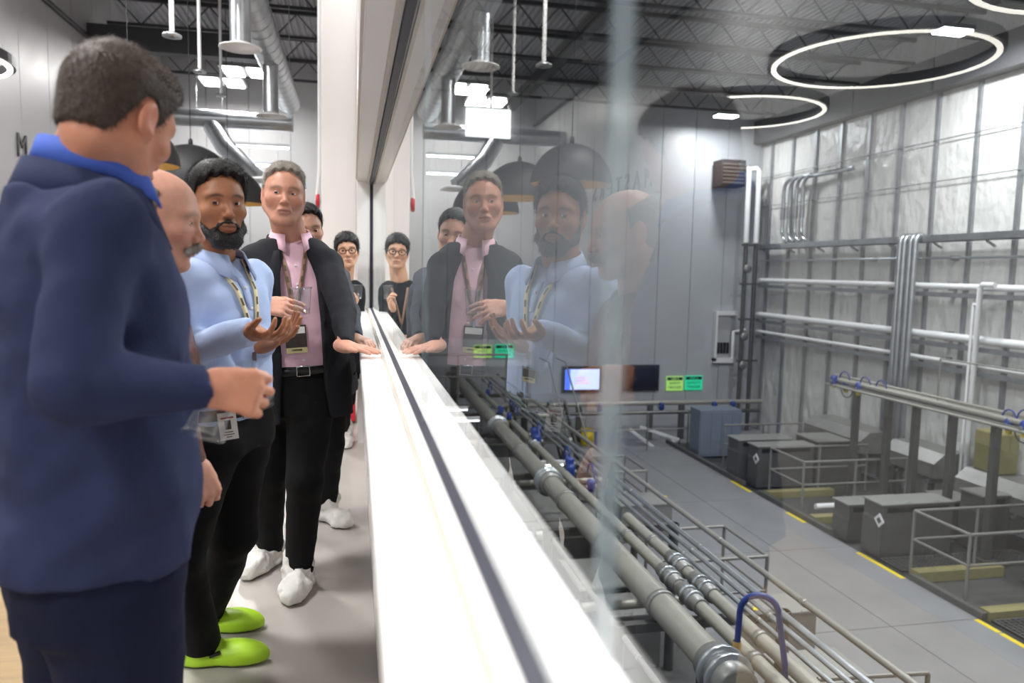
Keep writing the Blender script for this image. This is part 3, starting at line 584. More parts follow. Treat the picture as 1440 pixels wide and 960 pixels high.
t = thing('wall_light_panel', 'glowing white square light panel high on the factory back wall', 'light panel', (a.x, 21.9, b.z))
MB().box((a.x, 21.85, b.z), (b.x, 21.95, a.z)).build('panel', 'panel_glow', t); MB().box((a.x-0.03, 21.84, a.z), (b.x+0.03, 21.98, a.z+0.04)).build('frame', 'galv', t); MB().box((a.x-0.03, 21.84, b.z-0.04), (b.x+0.03, 21.98, b.z)).build('frame', 'galv', t)
t = thing('cross_pipe', 'thick pale pipe crossing before the factory back wall', 'pipe', (3, 20.5, -2.5))
MB().tube([(1.0, 20.5, -2.42), (12.2, 20.5, -2.42)], 0.07, 12).build('pipe', 'stainless_pipe', t); MB().tube([(1.0, 20.6, -2.72), (12.2, 20.6, -2.72)], 0.06, 12).build('pipe', 'stainless_dark', t)
for xx in (2.2, 4.2, 6.4, 8.6, 9.6, 11.4): MB().box((xx-0.07, 20.45, ZF), (xx+0.07, 20.6, -2.45)).build('support', 'stainless_dark', t)
for xx in (7.0, 8.9, 10.6, 11.2): valve(t, (xx, 20.4, -2.5), 1.2, False)
a = at(985, 577, y=18.3); b = at(1040, 642, y=18.3)
t = thing('blue_cabinet', 'blue grey control cabinet at the far end of the kerb', 'cabinet', ((a.x+b.x)/2, 18.3, ZF))
MB().box((a.x, 18.3, ZF), (b.x, 18.9, a.z)).build('body', 'cab_blue', t, bevel=0.01)
for k_ in range(4): MB().box((a.x+0.03+k_*(b.x-a.x)/4, 18.285, ZF+0.06), (a.x-0.0+(k_+1)*(b.x-a.x)/4, 18.3, a.z-0.06)).build('door', 'cab_blue', t, bevel=0.006)
for (px_, py_, sx, sy, sz, m_, nm, lab) in ((826, 612, 0.36, 0.2, 0.22, 'yellow', 'yellow_drum', 'round yellow drum standing before the back wall'), ):
    p = at(px_, py_, y=20.1); t = thing(nm, lab, 'drum', (p.x, 20.1, ZF)); MB().lathe([(0.001, 0), (0.17, 0), (0.19, 0.02), (0.19, p.z-ZF-0.02), (0.17, p.z-ZF+0.12), (0.001, p.z-ZF+0.14)], (p.x, 20.1, ZF-0.01), 20).build('body', 'yellow', t); MB().lathe([(0.19, 0), (0.205, 0.02), (0.19, 0.04)], (p.x, 20.1, ZF+0.4), 20).build('hoop', 'yellow', t)
for n_, (px_, lab) in enumerate(((838, 'blue upright marker post left of the joint in the glass'), (861, 'blue upright marker post behind the joint in the glass'))):
    p = at(px_, 618, y=19.6); m = MB(); m.tube([(p.x, 19.6, ZF-0.01), (p.x, 19.6, p.z+0.3)], 0.05, 10); t = thing('marker_post', lab, 'post', (p.x, 19.6, ZF)); m.build('post', 'blue_plastic', t); MB().box((p.x-0.12, 19.5, ZF-0.01), (p.x+0.12, 19.7, ZF+0.03)).build('base', 'red', t)
t = thing('white_chute', 'white sloping rails of a chute at the far end of the walkway', 'chute', (8.0, 19.5, ZF))
for (p0, p1) in (((885, 603), (930, 637)), ((900, 600), (955, 618)), ((945, 620), (955, 637))):
    a = at(*p0, y=20.0); b = at(*p1, y=19.5); MB().bar(a, b, 0.09, 0.07).build('rail', 'pvc_white', t); MB().bar((b.x, b.y, ZF), b, 0.05).build('leg', 'stainless_dark', t)
for n_, (x, y) in enumerate(FACT_LAMPS):
    t = thing('factory_lamp', 'bar-shaped white factory lamp under the roof '+['above the near units on the right', 'in the far right corner', 'added unseen over the far pipe rack', 'added unseen over the middle of the walkway', 'added unseen over the near pipe rack', 'added unseen out at the right edge'][n_], 'ceiling lamp', (x, y, 5.95), 'factory bar lamps')
    MB().box((x-0.34, y-0.18, 6.02), (x+0.34, y+0.18, 6.10)).build('housing', 'galv_dull', t)
    for s in (-0.1, 0.1): MB().box((x-0.31, y+s-0.055, 5.98), (x+0.31, y+s+0.055, 6.02)).build('lens', 'lamp_cool', t)
    for s in (-0.25, 0.25): MB().tube([(x+s, y, 6.1), (x+s, y, 6.33)], 0.006, 5).build('hanger', 'galv', t)
# ------------------------------------------------------------------ pipe rack below the window
def pipe(x, z, r, m, y0, y1, lab, flanges=(), coup=(), nm='rack_pipe'):
    t = thing(nm, lab, 'pipe', (x, y0, z), 'pipes of the rack below the window')
    MB().tube([(x, y0, z), (x, y1, z)], r, 18 if r > 0.1 else 12).build('pipe', m, t)
    for yy in flanges:
        for s in (-0.05, 0.05): MB().lathe([(r, -0.018), (r*1.55, -0.018), (r*1.6, 0), (r*1.55, 0.018), (r, 0.018)], (x, yy+s*1.2, z), 18, (0, 1, 0)).build('flange', 'galv', t)
        MB().lathe([(r, -0.2), (r*1.25, -0.2), (r*1.25, 0.2), (r, 0.2)], (x, yy, z), 18, (0, 1, 0)).build('coupling', 'stainless', t)
    for yy in coup:
        MB().lathe([(r, -0.03), (r*1.12, -0.03), (r*1.12, 0.03), (r, 0.03)], (x, yy, z), 18, (0, 1, 0)).build('clamp_band', 'stainless', t)
    return t
mp = pipe(2.65, -1.5, 0.125, 'stainless_pipe', 4.55, 20.5, 'fat grey main pipe, widest of the rack below the window', (4.75, 9.8, 13.5), (5.9, 7.4, 8.9, 11.5))
pipe(2.98, -1.5, 0.06, 'stainless_pipe', 2.5, 19.5, 'steel pipe right beside the fat main pipe', (6.0, 6.45, 12.0), (4.9, 7.6))
pipe(3.20, -1.5, 0.06, 'stainless_pipe', 2.5, 8.2, 'steel pipe ending beside the glass joint, third from the main pipe', (6.2, 6.75), (5.2, 7.4))
for i_, (x_, z_, r_, lab) in enumerate(((3.36, -1.5, 0.022, 'thin conduit pipe of the rack, left of three'), (3.46, -1.47, 0.024, 'thin conduit pipe of the rack, middle of three'), (3.55, -1.44, 0.03, 'thin conduit pipe of the rack, right of three'), (3.78, -1.38, 0.03, 'handrail-like thin pipe at the outer side of the rack'), (2.3, -1.75, 0.025, 'thin pipe low on the window side of the main pipe'))):
    pipe(x_, z_, r_, 'galv' if i_ < 3 else 'rail_steel', 2.5, 19.5, lab, (), (5.5, 7.0, 9.0))
t = thing('pipe_support_rack', 'dark steel frame that carries the pipes below the window', 'frame', (2.5, 4, ZF))
for yy in (3.4, 5.9, 8.3, 10.7, 13.1, 15.5, 17.9):
    MB().box((2.2, yy-0.04, -1.72), (3.9, yy+0.04, -1.64)).build('cross_bar', 'stainless_dark', t)
    for xx in (2.25, 3.85): MB().tube([(xx, yy, ZF-0.01), (xx, yy, -1.64)], 0.06, 12).build('post', 'stainless_dark', t)
for yy in (9.4, 10.15, 10.5, 12.0, 12.3, 13.8, 14.6, 16.9):
    valve(t, (2.90+0.3*((yy*3.7) % 1), yy, -1.36-0.12*((yy*5.3) % 1)), 0.75+0.5*((yy*2.9) % 1), int(yy*10) % 3 == 0); hose(t, (3.0+0.2*((yy*1.7) % 1), yy+0.2, -1.38), 0.1+0.08*((yy*7.1) % 1))
t2 = thing('blue_hose', 'thick blue hose arching over the end of the fat main pipe', 'hose', (2.9, 4.8, -1.4))
MB().tube([(2.85, 4.95, -1.42)]+arc((2.98, 4.88, -1.12), 0.14, math.pi, 0, (0.9, -0.42, 0), (0, 0, 1), 10)+[(3.14, 4.75, -1.5), (3.1, 4.7, -2.2)], 0.024, 10).build('hose', 'blue_plastic', t2)
MB().lathe([(0.03, -0.05), (0.035, 0), (0.03, 0.04)], (2.85, 4.95, -1.40), 10).build('nipple', 'gold', t2)
# plant under the rack: tanks with lids and pale strip lamps
for i_, (x0, x1, y0, y1, z1, lab) in enumerate(((0.6, 1.9, 5.5, 7.6, -2.35, 'dark steel tank under the window, nearest'), (0.6, 2.0, 8.2, 10.4, -2.35, 'dark steel tank under the window, second'), (0.6, 2.1, 11.2, 13.6, -2.35, 'dark steel tank under the window, third'), (0.6, 2.1, 14.4, 17.0, -2.3, 'dark steel tank under the window, farthest'), (2.4, 3.7, 10.9, 12.9, -2.6, 'dark steel tank under the fat main pipe, nearer'), (2.4, 3.7, 13.4, 15.3, -2.6, 'dark steel tank under the fat main pipe, farther'))):
    t = thing('steel_tank', lab, 'tank', (x0, y0, ZF), 'tanks under the pipe rack')
    MB().box((x0, y0, ZF-0.01), (x1, y1, z1)).build('body', 'stainless_dark', t, bevel=0.03); MB().box((x0-0.03, y0-0.03, z1), (x1+0.03, y1+0.03, z1+0.03)).build('rim', 'stainless', t)
    MB().box((x0+0.2, y0+0.3, z1+0.03), (x1-0.2, y1-0.3, z1+0.07)).build('hatch', 'top_steel', t, bevel=0.01)
for i_, (px_, py_, yy, lab) in enumerate(((640, 575, 14.0, 'pale strip lamp under the rack, farther of two on the left'), (655, 590, 13.0, 'pale strip lamp under the rack, nearer of two on the left'), (775, 652, 11.0, 'pale strip lamp under the rack beside blue valves'))):
    p = at(px_, py_, y=yy); t = thing('strip_lamp', lab, 'lamp', p, 'strip lamps under the rack'); MB().box((p.x-0.25, yy-0.03, p.z), (p.x+0.25, yy+0.03, p.z+0.05)).build('housing', 'pvc_white', t); MB().box((p.x-0.24, yy-0.034, p.z-0.03), (p.x+0.24, yy+0.02, p.z)).build('tube', 'tube_light', t)
    MB().tube([(p.x, yy, p.z+0.05), (p.x, yy, -1.64)], 0.01, 6).build('hanger', 'stainless_dark', t)

# more plant around the rack
for i_, (x0, x1, yy, z_, r_, lab) in enumerate(((0.4, 3.8, 7.1, -2.05, 0.05, 'cross pipe under the rack, nearest'), (0.4, 3.8, 9.1, -2.0, 0.06, 'cross pipe under the rack, second'), (0.4, 4.2, 11.3, -1.95, 0.05, 'cross pipe under the rack, third'), (0.4, 4.2, 13.9, -1.9, 0.06, 'cross pipe under the rack, fourth'), (0.4, 4.4, 16.4, -1.9, 0.06, 'cross pipe under the rack, farthest'))):
    t = thing('cross_pipe', 'steel '+lab, 'pipe', (x0, yy, z_), 'cross pipes under the rack')
    MB().tube([(x0, yy, z_), (x1, yy, z_)], r_, 12).build('pipe', 'stainless_pipe', t)
    for q in (0.2, 0.55, 0.8): MB().lathe([(r_, -0.02), (r_*1.7, -0.02), (r_*1.7, 0.02), (r_, 0.02)], (x0+(x1-x0)*q, yy, z_), 14, (1, 0, 0)).build('flange', 'galv', t)
    for q in (0.96,): MB().tube([(x0+(x1-x0)*q, yy, z_), (x0+(x1-x0)*q, yy, ZF-0.01)], r_*0.8, 10).build('drop_leg', 'stainless_dark', t)
t = thing('standing_vessel', 'upright round steel vessel beside the fat main pipe', 'vessel', (2.15, 8.9, ZF))
MB().lathe([(0.001, 0), (0.13, 0), (0.13, 1.55), (0.10, 1.66), (0.06, 1.7), (0.001, 1.71)], (2.06, 7.55, ZF-0.01), 24).build('body', 'stainless', t)
for z_ in (0.5, 1.1, 1.45): MB().lathe([(0.13, -0.02), (0.15, 0), (0.13, 0.02)], (2.06, 7.55, ZF+z_), 24).build('band', 'galv', t)
t = thing('platform_stairs', 'steel stairs and landing below the left signs', 'stairs', (4.7, 15.5, ZF))
MB().box((4.0, 17.0, -1.72), (4.95, 17.9, -1.64)).build('landing', 'stainless', t)
for k in range(9): MB().box((4.55, 17.0-0.24*(k+1), -1.72-0.19*(k+1)), (4.92, 17.0-0.24*k, -1.68-0.19*(k+1))).build('tread', 'stainless', t)
for x_ in (4.53, 4.94): MB().bar((x_, 17.0, -1.72), (x_, 14.84, -3.45), 0.04, 0.16).build('stringer', 'stainless_dark', t); MB().tube([(x_, 17.9, -0.75), (x_, 17.0, -0.75), (x_, 14.84, -2.5)], 0.022, 8).build('hand_rail', 'rail_steel', t)

a = at(1150, 955, z=ZF+1.07); b = at(1305, 946, z=ZF+1.07)
railing([(a.x, a.y), (b.x, b.y)], ZF, ZF+1.07, 'steel guard railing cut by the bottom edge of the view')
# ------------------------------------------------------------------ people: implicit surfaces meshed with surface nets
V3 = lambda *a: np.array(a, float)
def nrm(v): v = np.asarray(v, float); return v/np.linalg.norm(v)
def axis_grid(lo, hi, h, fine):
    xs = [lo]
    while xs[-1] < hi:
        st = h; x = xs[-1]
        for a, b, hf in fine:
            if a-1e-6 <= x < b: st = min(st, hf)
            elif x < a < x+st: st = min(st, max(a-x, hf))
        xs.append(x+st)
    return np.array(xs, np.float32)
_ND = RNG.randn(14, 3); _ND /= np.linalg.norm(_ND, axis=1)[:, None]; _NP = RNG.rand(14)*6.28
def wob(P, scale):
    s = 0
    for i in range(7):
        f = scale*(1+0.37*i); s = s + np.sin((P[..., 0]*_ND[i, 0]+P[..., 1]*_ND[i, 1]+P[..., 2]*_ND[i, 2])*f+_NP[i]+1.3*np.sin((P[..., 0]*_ND[i+7, 0]+P[..., 1]*_ND[i+7, 1]+P[..., 2]*_ND[i+7, 2])*f*0.6))/(1+0.3*i)
    return s/3.0
class Sdf:
    def __init__(s, lo, hi, h, fine=()):
        s.ax = [axis_grid(lo[k], hi[k], h, [(f[0][k], f[1][k], f[2]) for f in fine]) for k in range(3)]
        s.F = np.full([len(a) for a in s.ax], 0.5, np.float32)
    def sub(s, lo, hi):
        sl = []
        for k in range(3):
            a = max(0, np.searchsorted(s.ax[k], lo[k])-1); b = min(len(s.ax[k]), np.searchsorted(s.ax[k], hi[k])+1); sl.append(slice(a, max(b, a)))
        sl = tuple(sl)
        P = np.stack(np.meshgrid(s.ax[0][sl[0]], s.ax[1][sl[1]], s.ax[2][sl[2]], indexing='ij'), -1)
        return sl, P
    def put(s, sl, d, k, op):
        F = s.F[sl]
        if F.size == 0: return
        if op == 'u':
            if k > 0: h = np.clip(0.5+0.5*(F-d)/k, 0, 1); F = F*(1-h)+d*h-k*h*(1-h)
            else: F = np.minimum(F, d)
        elif op == 's':
            if k > 0: h = np.clip(0.5-0.5*(F+d)/k, 0, 1); F = F*(1-h)-d*h+k*h*(1-h)
            else: F = np.maximum(F, -d)
        elif op == 'i': F = np.maximum(F, d)
        s.F[sl] = F
    def cone(s, a, b, ra, rb, k=0.0, op='u', pad=0.05):
        a = np.asarray(a, float); b = np.asarray(b, float); r = max(ra, rb)+pad+k
        sl, P = s.sub(np.minimum(a, b)-r, np.maximum(a, b)+r)
        ba = b-a; t = np.clip(((P-a)@ba)/max(ba@ba, 1e-9), 0, 1)
        d = np.linalg.norm(P-a-t[..., None]*ba, axis=-1)-(ra+t*(rb-ra)); s.put(sl, d, k, op); return s
    def ell(s, c, r, R=None, k=0.0, op='u', pad=0.04):
        c = np.asarray(c, float); r = np.asarray(r, float); m = r.max()+pad+k
        sl, P = s.sub(c-m, c+m); q = P-c
        if R is not None: q = q@R
        k0 = np.linalg.norm(q/r, axis=-1); k1 = np.linalg.norm(q/r**2, axis=-1)+1e-9
        s.put(sl, k0*(k0-1)/k1, k, op); return s
    def func(s, lo, hi, fn, k=0.0, op='u'):
        sl, P = s.sub(np.asarray(lo, float), np.asarray(hi, float)); s.put(sl, fn(P), k, op); return s
    def wrinkle(s, amp, scale):
        m = np.abs(s.F) < 0.04; idx = np.where(m)
        P = np.stack([s.ax[k][idx[k]] for k in range(3)], -1); s.F[idx] += (amp*wob(P, scale)).astype(np.float32); return s
    def displace(s, fn):
        idx = np.where(np.abs(s.F) < 0.04); P = np.stack([s.ax[k][idx[k]] for k in range(3)], -1); s.F[idx] += fn(P).astype(np.float32); return s
    def verts(s):
        F = s.F; I = F < 0; n = [len(a) for a in s.ax]
        c = [I[i:n[0]-1+i, j:n[1]-1+j, k:n[2]-1+k] for i in (0, 1) for j in (0, 1) for k in (0, 1)]
        cnt = sum(x.astype(np.int8) for x in c); act = (cnt > 0) & (cnt < 8)
        ci = np.stack(np.where(act), -1); N = len(ci); vid = np.full(act.shape, -1, np.int32); vid[act] = np.arange(N)
        acc = np.zeros((N, 3)); w_ = np.zeros(N)
        A = [a.astype(float) for a in s.ax]
        for d in range(3):
            o1, o2 = [q for q in range(3) if q != d]
            for u in (0, 1):
                for v in (0, 1):
                    p = ci.copy(); p[:, o1] += u; p[:, o2] += v; q = p.copy(); q[:, d] += 1
                    f0 = F[p[:, 0], p[:, 1], p[:, 2]]; f1 = F[q[:, 0], q[:, 1], q[:, 2]]
                    m = (f0 < 0) != (f1 < 0); t = f0[m]/(f0[m]-f1[m])
                    for e in range(3):
                        x0 = A[e][p[m, e]]; x1 = A[e][q[m, e]]; acc[m, e] += x0+(x1-x0)*t
                    w_[m] += 1
        Vt = acc/w_[:, None]; Q = []
        for d in range(3):
            o1, o2 = (d+1) % 3, (d+2) % 3
            sl0 = [slice(None)]*3; sl1 = [slice(None)]*3; sl0[d] = slice(0, -1); sl1[d] = slice(1, None)
            ch = I[tuple(sl0)] != I[tuple(sl1)]; e = np.stack(np.where(ch), -1)
            ok = (e[:, o1] > 0) & (e[:, o2] > 0) & (e[:, o1] < n[o1]-1) & (e[:, o2] < n[o2]-1); e = e[ok]
            ins = I[e[:, 0], e[:, 1], e[:, 2]]
            def cell(a, b):
                q = e.copy(); q[:, o1] -= a; q[:, o2] -= b; return vid[q[:, 0], q[:, 1], q[:, 2]]
            quad = np.stack([cell(1, 1), cell(0, 1), cell(0, 0), cell(1, 0)], -1); quad[~ins] = quad[~ins][:, ::-1]; Q.append(quad)
        return Vt, np.concatenate(Q)
    def build(s, name, m, parent, color=None, relax=1):
        Vt, Q = s.verts()
        for _ in range(relax):   # light smoothing along edges
            acc = np.zeros_like(Vt); cn = np.zeros(len(Vt))
            for a, b in ((0, 1), (1, 2), (2, 3), (3, 0)):
                np.add.at(acc, Q[:, a], Vt[Q[:, b]]); np.add.at(cn, Q[:, a], 1)
            cn[cn == 0] = 1; Vt = Vt*0.5+0.5*acc/cn[:, None]
        me = bpy.data.meshes.new(name); o0 = np.array(parent_world(parent)) if parent else np.zeros(3)
        me.vertices.add(len(Vt)); me.vertices.foreach_set('co', (Vt-o0).astype(np.float32).ravel())
        me.loops.add(Q.size); me.loops.foreach_set('vertex_index', Q.astype(np.int32).ravel())
        me.polygons.add(len(Q)); me.polygons.foreach_set('loop_start', np.arange(0, Q.size, 4, dtype=np.int32)); me.polygons.foreach_set('loop_total', np.full(len(Q), 4, np.int32))
        me.polygons.foreach_set('use_smooth', np.ones(len(Q), bool)); me.update(calc_edges=True)
        me.materials.append(MATS[m] if isinstance(m, str) else m)
        if color is not None:
            c = np.ones((len(Vt), 4), np.float32); c[:, :3] = color(Vt); at_ = me.color_attributes.new('tone', 'FLOAT_COLOR', 'POINT'); at_.data.foreach_set('color', c.ravel())
        o = link(name, me, parent); s.V = Vt; s.Q = Q; return o

def facing(yaw):  # degrees; 0 looks along +y, 90 towards the glass, 180 towards the camera
    a = math.radians(yaw); f = V3(math.sin(a), math.cos(a), 0); return f, V3(math.cos(a), -math.sin(a), 0)
def frame(yaw, pitch=0, roll=0):
    """columns: right, forward, up; pitch>0 nods down, roll>0 tilts to the person's right"""
    f, r = facing(yaw); p = math.radians(pitch); q = math.radians(roll); u = V3(0, 0, 1)
    f2 = f*math.cos(p)-u*math.sin(p); u2 = u*math.cos(p)+f*math.sin(p)
    r3 = r*math.cos(q)-u2*math.sin(q); u3 = u2*math.cos(q)+r*math.sin(q)
    return np.stack([r3, f2, u3], 1)

def head_sdf(S, c, R, sc=1.0, fat=1.0, jaw=1.0):
    """c is the point between the ears at eye level"""
    W = lambda x, y, z: c+R@(V3(x, y, z)*sc)
    E = lambda x, y, z, a, b, d, k=0.02, op='u': S.ell(W(x, y, z), V3(a, b, d)*sc, R, k*sc, op)
    C = lambda p, q, a, b, k=0.02, op='u': S.cone(W(*p), W(*q), a*sc, b*sc, k*sc, op)
    E(0, -0.012, 0.032, 0.074, 0.097, 0.084, 0)
    E(0, 0.022, 0.0, 0.064*fat, 0.070, 0.086, 0.03)
    C((0, 0.028, -0.03), (0, 0.056, -0.094), 0.053*fat, 0.028*jaw, 0.03)
    for s in (-1, 1):
        C((s*0.058*fat, -0.004, -0.052), (s*0.027*fat, 0.056, -0.099), 0.016*jaw, 0.017*jaw, 0.03)
        E(s*0.043*fat, 0.058, -0.026, 0.022, 0.020, 0.017, 0.025)
        C((s*0.046, 0.068, 0.024), (s*0.010, 0.083, 0.0215), 0.008, 0.008, 0.018)
    E(0, 0.073, -0.066, 0.028, 0.018, 0.026, 0.02)
    E(0, 0.074, -0.106, 0.019*jaw, 0.014, 0.012, 0.018)
    for s in (-1, 1): E(s*0.031, 0.096, 0.001, 0.021, 0.017, 0.012, 0.010, 's')
    for s in (-1, 1): E(s*0.031, 0.0705, 0.001, 0.0165, 0.0140, 0.0130, 0.005)
    C((0, 0.083, 0.012), (0, 0.105, -0.028), 0.0066, 0.0092, 0.012)
    E(0, 0.105, -0.032, 0.0105, 0.011, 0.0095, 0.007)
    for s in (-1, 1):
        E(s*0.0125, 0.095, -0.036, 0.0078, 0.0105, 0.0072, 0.005); E(s*0.0065, 0.106, -0.0435, 0.0040, 0.006, 0.0028, 0.002, 's')
        C((s*0.018, 0.092, -0.034), (s*0.034, 0.078, -0.066), 0.0022, 0.0018, 0.006, 's')
    C((-0.021, 0.0895, -0.0655), (0.021, 0.0895, -0.0655), 0.0042, 0.0042, 0.010)
    E(0, 0.0925, -0.0615, 0.019, 0.0075, 0.0050, 0.006); E(0, 0.0905, -0.0735, 0.0165, 0.0085, 0.0060, 0.006)
    C((-0.025, 0.0965, -0.0672), (0.025, 0.0965, -0.0672), 0.0026, 0.0026, 0.003, 's')
    E(0, 0.092, -0.087, 0.016, 0.006, 0.005, 0.008, 's')
    for s in (-1, 1):
        E(s*0.078, -0.014, -0.004, 0.009, 0.020, 0.032, 0.006); E(s*0.087, -0.008, 0.0, 0.006, 0.011, 0.020, 0.005, 's')
        C((s*0.079, -0.002, -0.028), (s*0.076, 0.0, -0.036), 0.008, 0.007, 0.006)
def head_color(c, R, sc, base, lip, red, stubble=None, brow=None):
    def fn(Vt):
        q = ((Vt-c)@R)/sc; col = np.tile(np.array(base), (len(Vt), 1))
        def mixin(w_, rgb): col[:] = col*(1-w_[:, None])+np.array(rgb)*w_[:, None]
        g = lambda cx, cy, cz, rx, ry, rz: np.exp(-(((q[:, 0]-cx)/rx)**2+((q[:, 1]-cy)/ry)**2+((q[:, 2]-cz)/rz)**2))
        fr = q[:, 1] > 0.02
        for s in (-1, 1): mixin(0.28*g(s*0.045, 0.07, -0.035, 0.03, 0.04, 0.028)*fr, red); mixin(0.35*g(s*0.08, -0.01, -0.005, 0.015, 0.03, 0.035), red)
        mixin(0.25*g(0, 0.11, -0.034, 0.016, 0.02, 0.014), red)
        if stubble is not None:
            w_ = np.clip((-0.045-q[:, 2])/0.012, 0, 1)*np.clip((q[:, 1]+0.01)/0.02, 0, 1)*np.clip((q[:, 2]+0.135)/0.01, 0, 1); mixin(stubble[1]*w_, stubble[0])
        w_ = np.clip(g(0, 0.096, -0.0675, 0.020, 0.02, 0.009)*1.3-0.25, 0, 1)*fr; mixin(0.8*w_, lip)
        mixin(0.8*np.exp(-((q[:, 2]+0.0672)/0.0022)**2)*(np.abs(q[:, 0]) < 0.024)*(q[:, 1] > 0.08), np.array(lip)*0.35)
        if brow is not None:
            for s in (-1, 1):
                xx = np.abs(q[:, 0]-s*0.033); zz = q[:, 2]-(0.0245-18*(q[:, 0]-s*0.028)**2*0.9)
                mixin(brow[1]*np.clip(1.25-xx/0.020, 0, 1)**0.5*np.exp(-(zz/0.0052)**2)*(q[:, 1] > 0.05)*(xx < 0.022), brow[0])
        return np.clip(col, 0, 1)
    return fn
def add_eyes(parent, c, R, sc, gaze, lidm, iris='iris_brown', openz=0.0065):
    for s in (-1, 1):
        p = c+R@(V3(s*0.031, 0.0735, 0.001)*sc); e = link('eye', None, parent) if False else None
        g = nrm(np.asarray(gaze, float)-p) if gaze is not None else R[:, 1]
        bm = bmesh.new(); bmesh.ops.create_uvsphere(bm, u_segments=20, v_segments=28, radius=0.0125*sc)
        me = bpy.data.meshes.new('eye')
        for mm in ('eye_white', iris, 'pupil'): me.materials.append(MATS[mm])
        for f in bm.faces:
            z = f.calc_center_median().normalized().z; f.material_index = 2 if z > 0.975 else (1 if z > 0.87 else 0); f.smooth = True
        bm.to_mesh(me); bm.free(); o = link('eye', me, parent)
        o.rotation_euler = Vector(g).to_track_quat('Z', 'Y').to_euler(); o.location = Vector(p)-parent_world(parent)
        # lids: two thin shells around the ball leaving a slit
        m = MB(); r = 0.0136*sc; n = 16
        for sg, lim in ((1, openz*0.55), (-1, openz*0.62)):
            rows = 5; vv = []
            for i in range(rows):
                z0 = lim*sc+(r*0.97-lim*sc)*i/(rows-1)
                rr = math.sqrt(max(r*r-z0*z0, 1e-9))
                for k in range(n):
                    a = math.pi*k/(n-1); vv.append(p+R@V3(rr*math.cos(a), rr*math.sin(a)*0.98, sg*z0))
            ff = [(i*n+k, i*n+k+1, (i+1)*n+k+1, (i+1)*n+k) for i in range(rows-1) for k in range(n-1)]
            m.add(vv, ff, True)
        m.build('eyelid', lidm, parent)
def hand(S, w_, d, n, t, curl=(0.4, 0.4, 0.4, 0.4), thumb=(0.5, 0.7), sc=1.0, spread=0.12, tcurl=0.3, k=0.004):
    """wrist point, finger direction, palm normal, thumb-side direction"""
    d = nrm(d); n = nrm(n-d*np.dot(n, d)); t = nrm(np.cross(d, n)*np.sign(np.dot(np.cross(d, n), t))); w_ = np.asarray(w_, float)
    S.cone(w_-d*0.02, w_+d*0.02, 0.025*sc, 0.026*sc, 0.012)
    for i, (o, L) in enumerate(((0.031, 0.074), (0.0105, 0.083), (-0.0105, 0.076), (-0.031, 0.061))):
        kb = w_+(d*(0.088-0.004*abs(i-1))+t*o)*sc
        S.cone(w_+d*0.012+t*o*0.55*sc, kb, 0.0150*sc, 0.0115*sc, 0.012)
        a = 0; p = kb; fd = nrm(d+t*(1.3-i)*spread)
        for j, (fr, rr) in enumerate(((0.45, 0.0093), (0.31, 0.0085), (0.24, 0.0078))):
            a += curl[i]*(1.0, 1.15, 0.8)[j]; q = p+(fd*math.cos(a)+n*math.sin(a))*L*fr*sc
            S.cone(p, q, rr*sc, (rr-0.0007)*sc, k if j else 0.006); p = q
    b = w_+(d*0.020+t*0.022)*sc; m1 = b+(d*0.034*math.cos(thumb[0])+t*0.034*math.sin(thumb[0])+n*0.014*thumb[1])*sc
    S.cone(b, m1, 0.0165*sc, 0.0125*sc, 0.012)
    m2 = m1+(nrm(d*math.cos(thumb[0]*0.7)+t*math.sin(thumb[0]*0.7)+n*thumb[1]*0.6))*0.032*sc; S.cone(m1, m2, 0.0110*sc, 0.0098*sc, 0.004)
    m3 = m2+(nrm(d+t*math.sin(thumb[0]*0.3)+n*(thumb[1]*0.6+tcurl)))*0.026*sc; S.cone(m2, m3, 0.0098*sc, 0.0082*sc, 0.004)

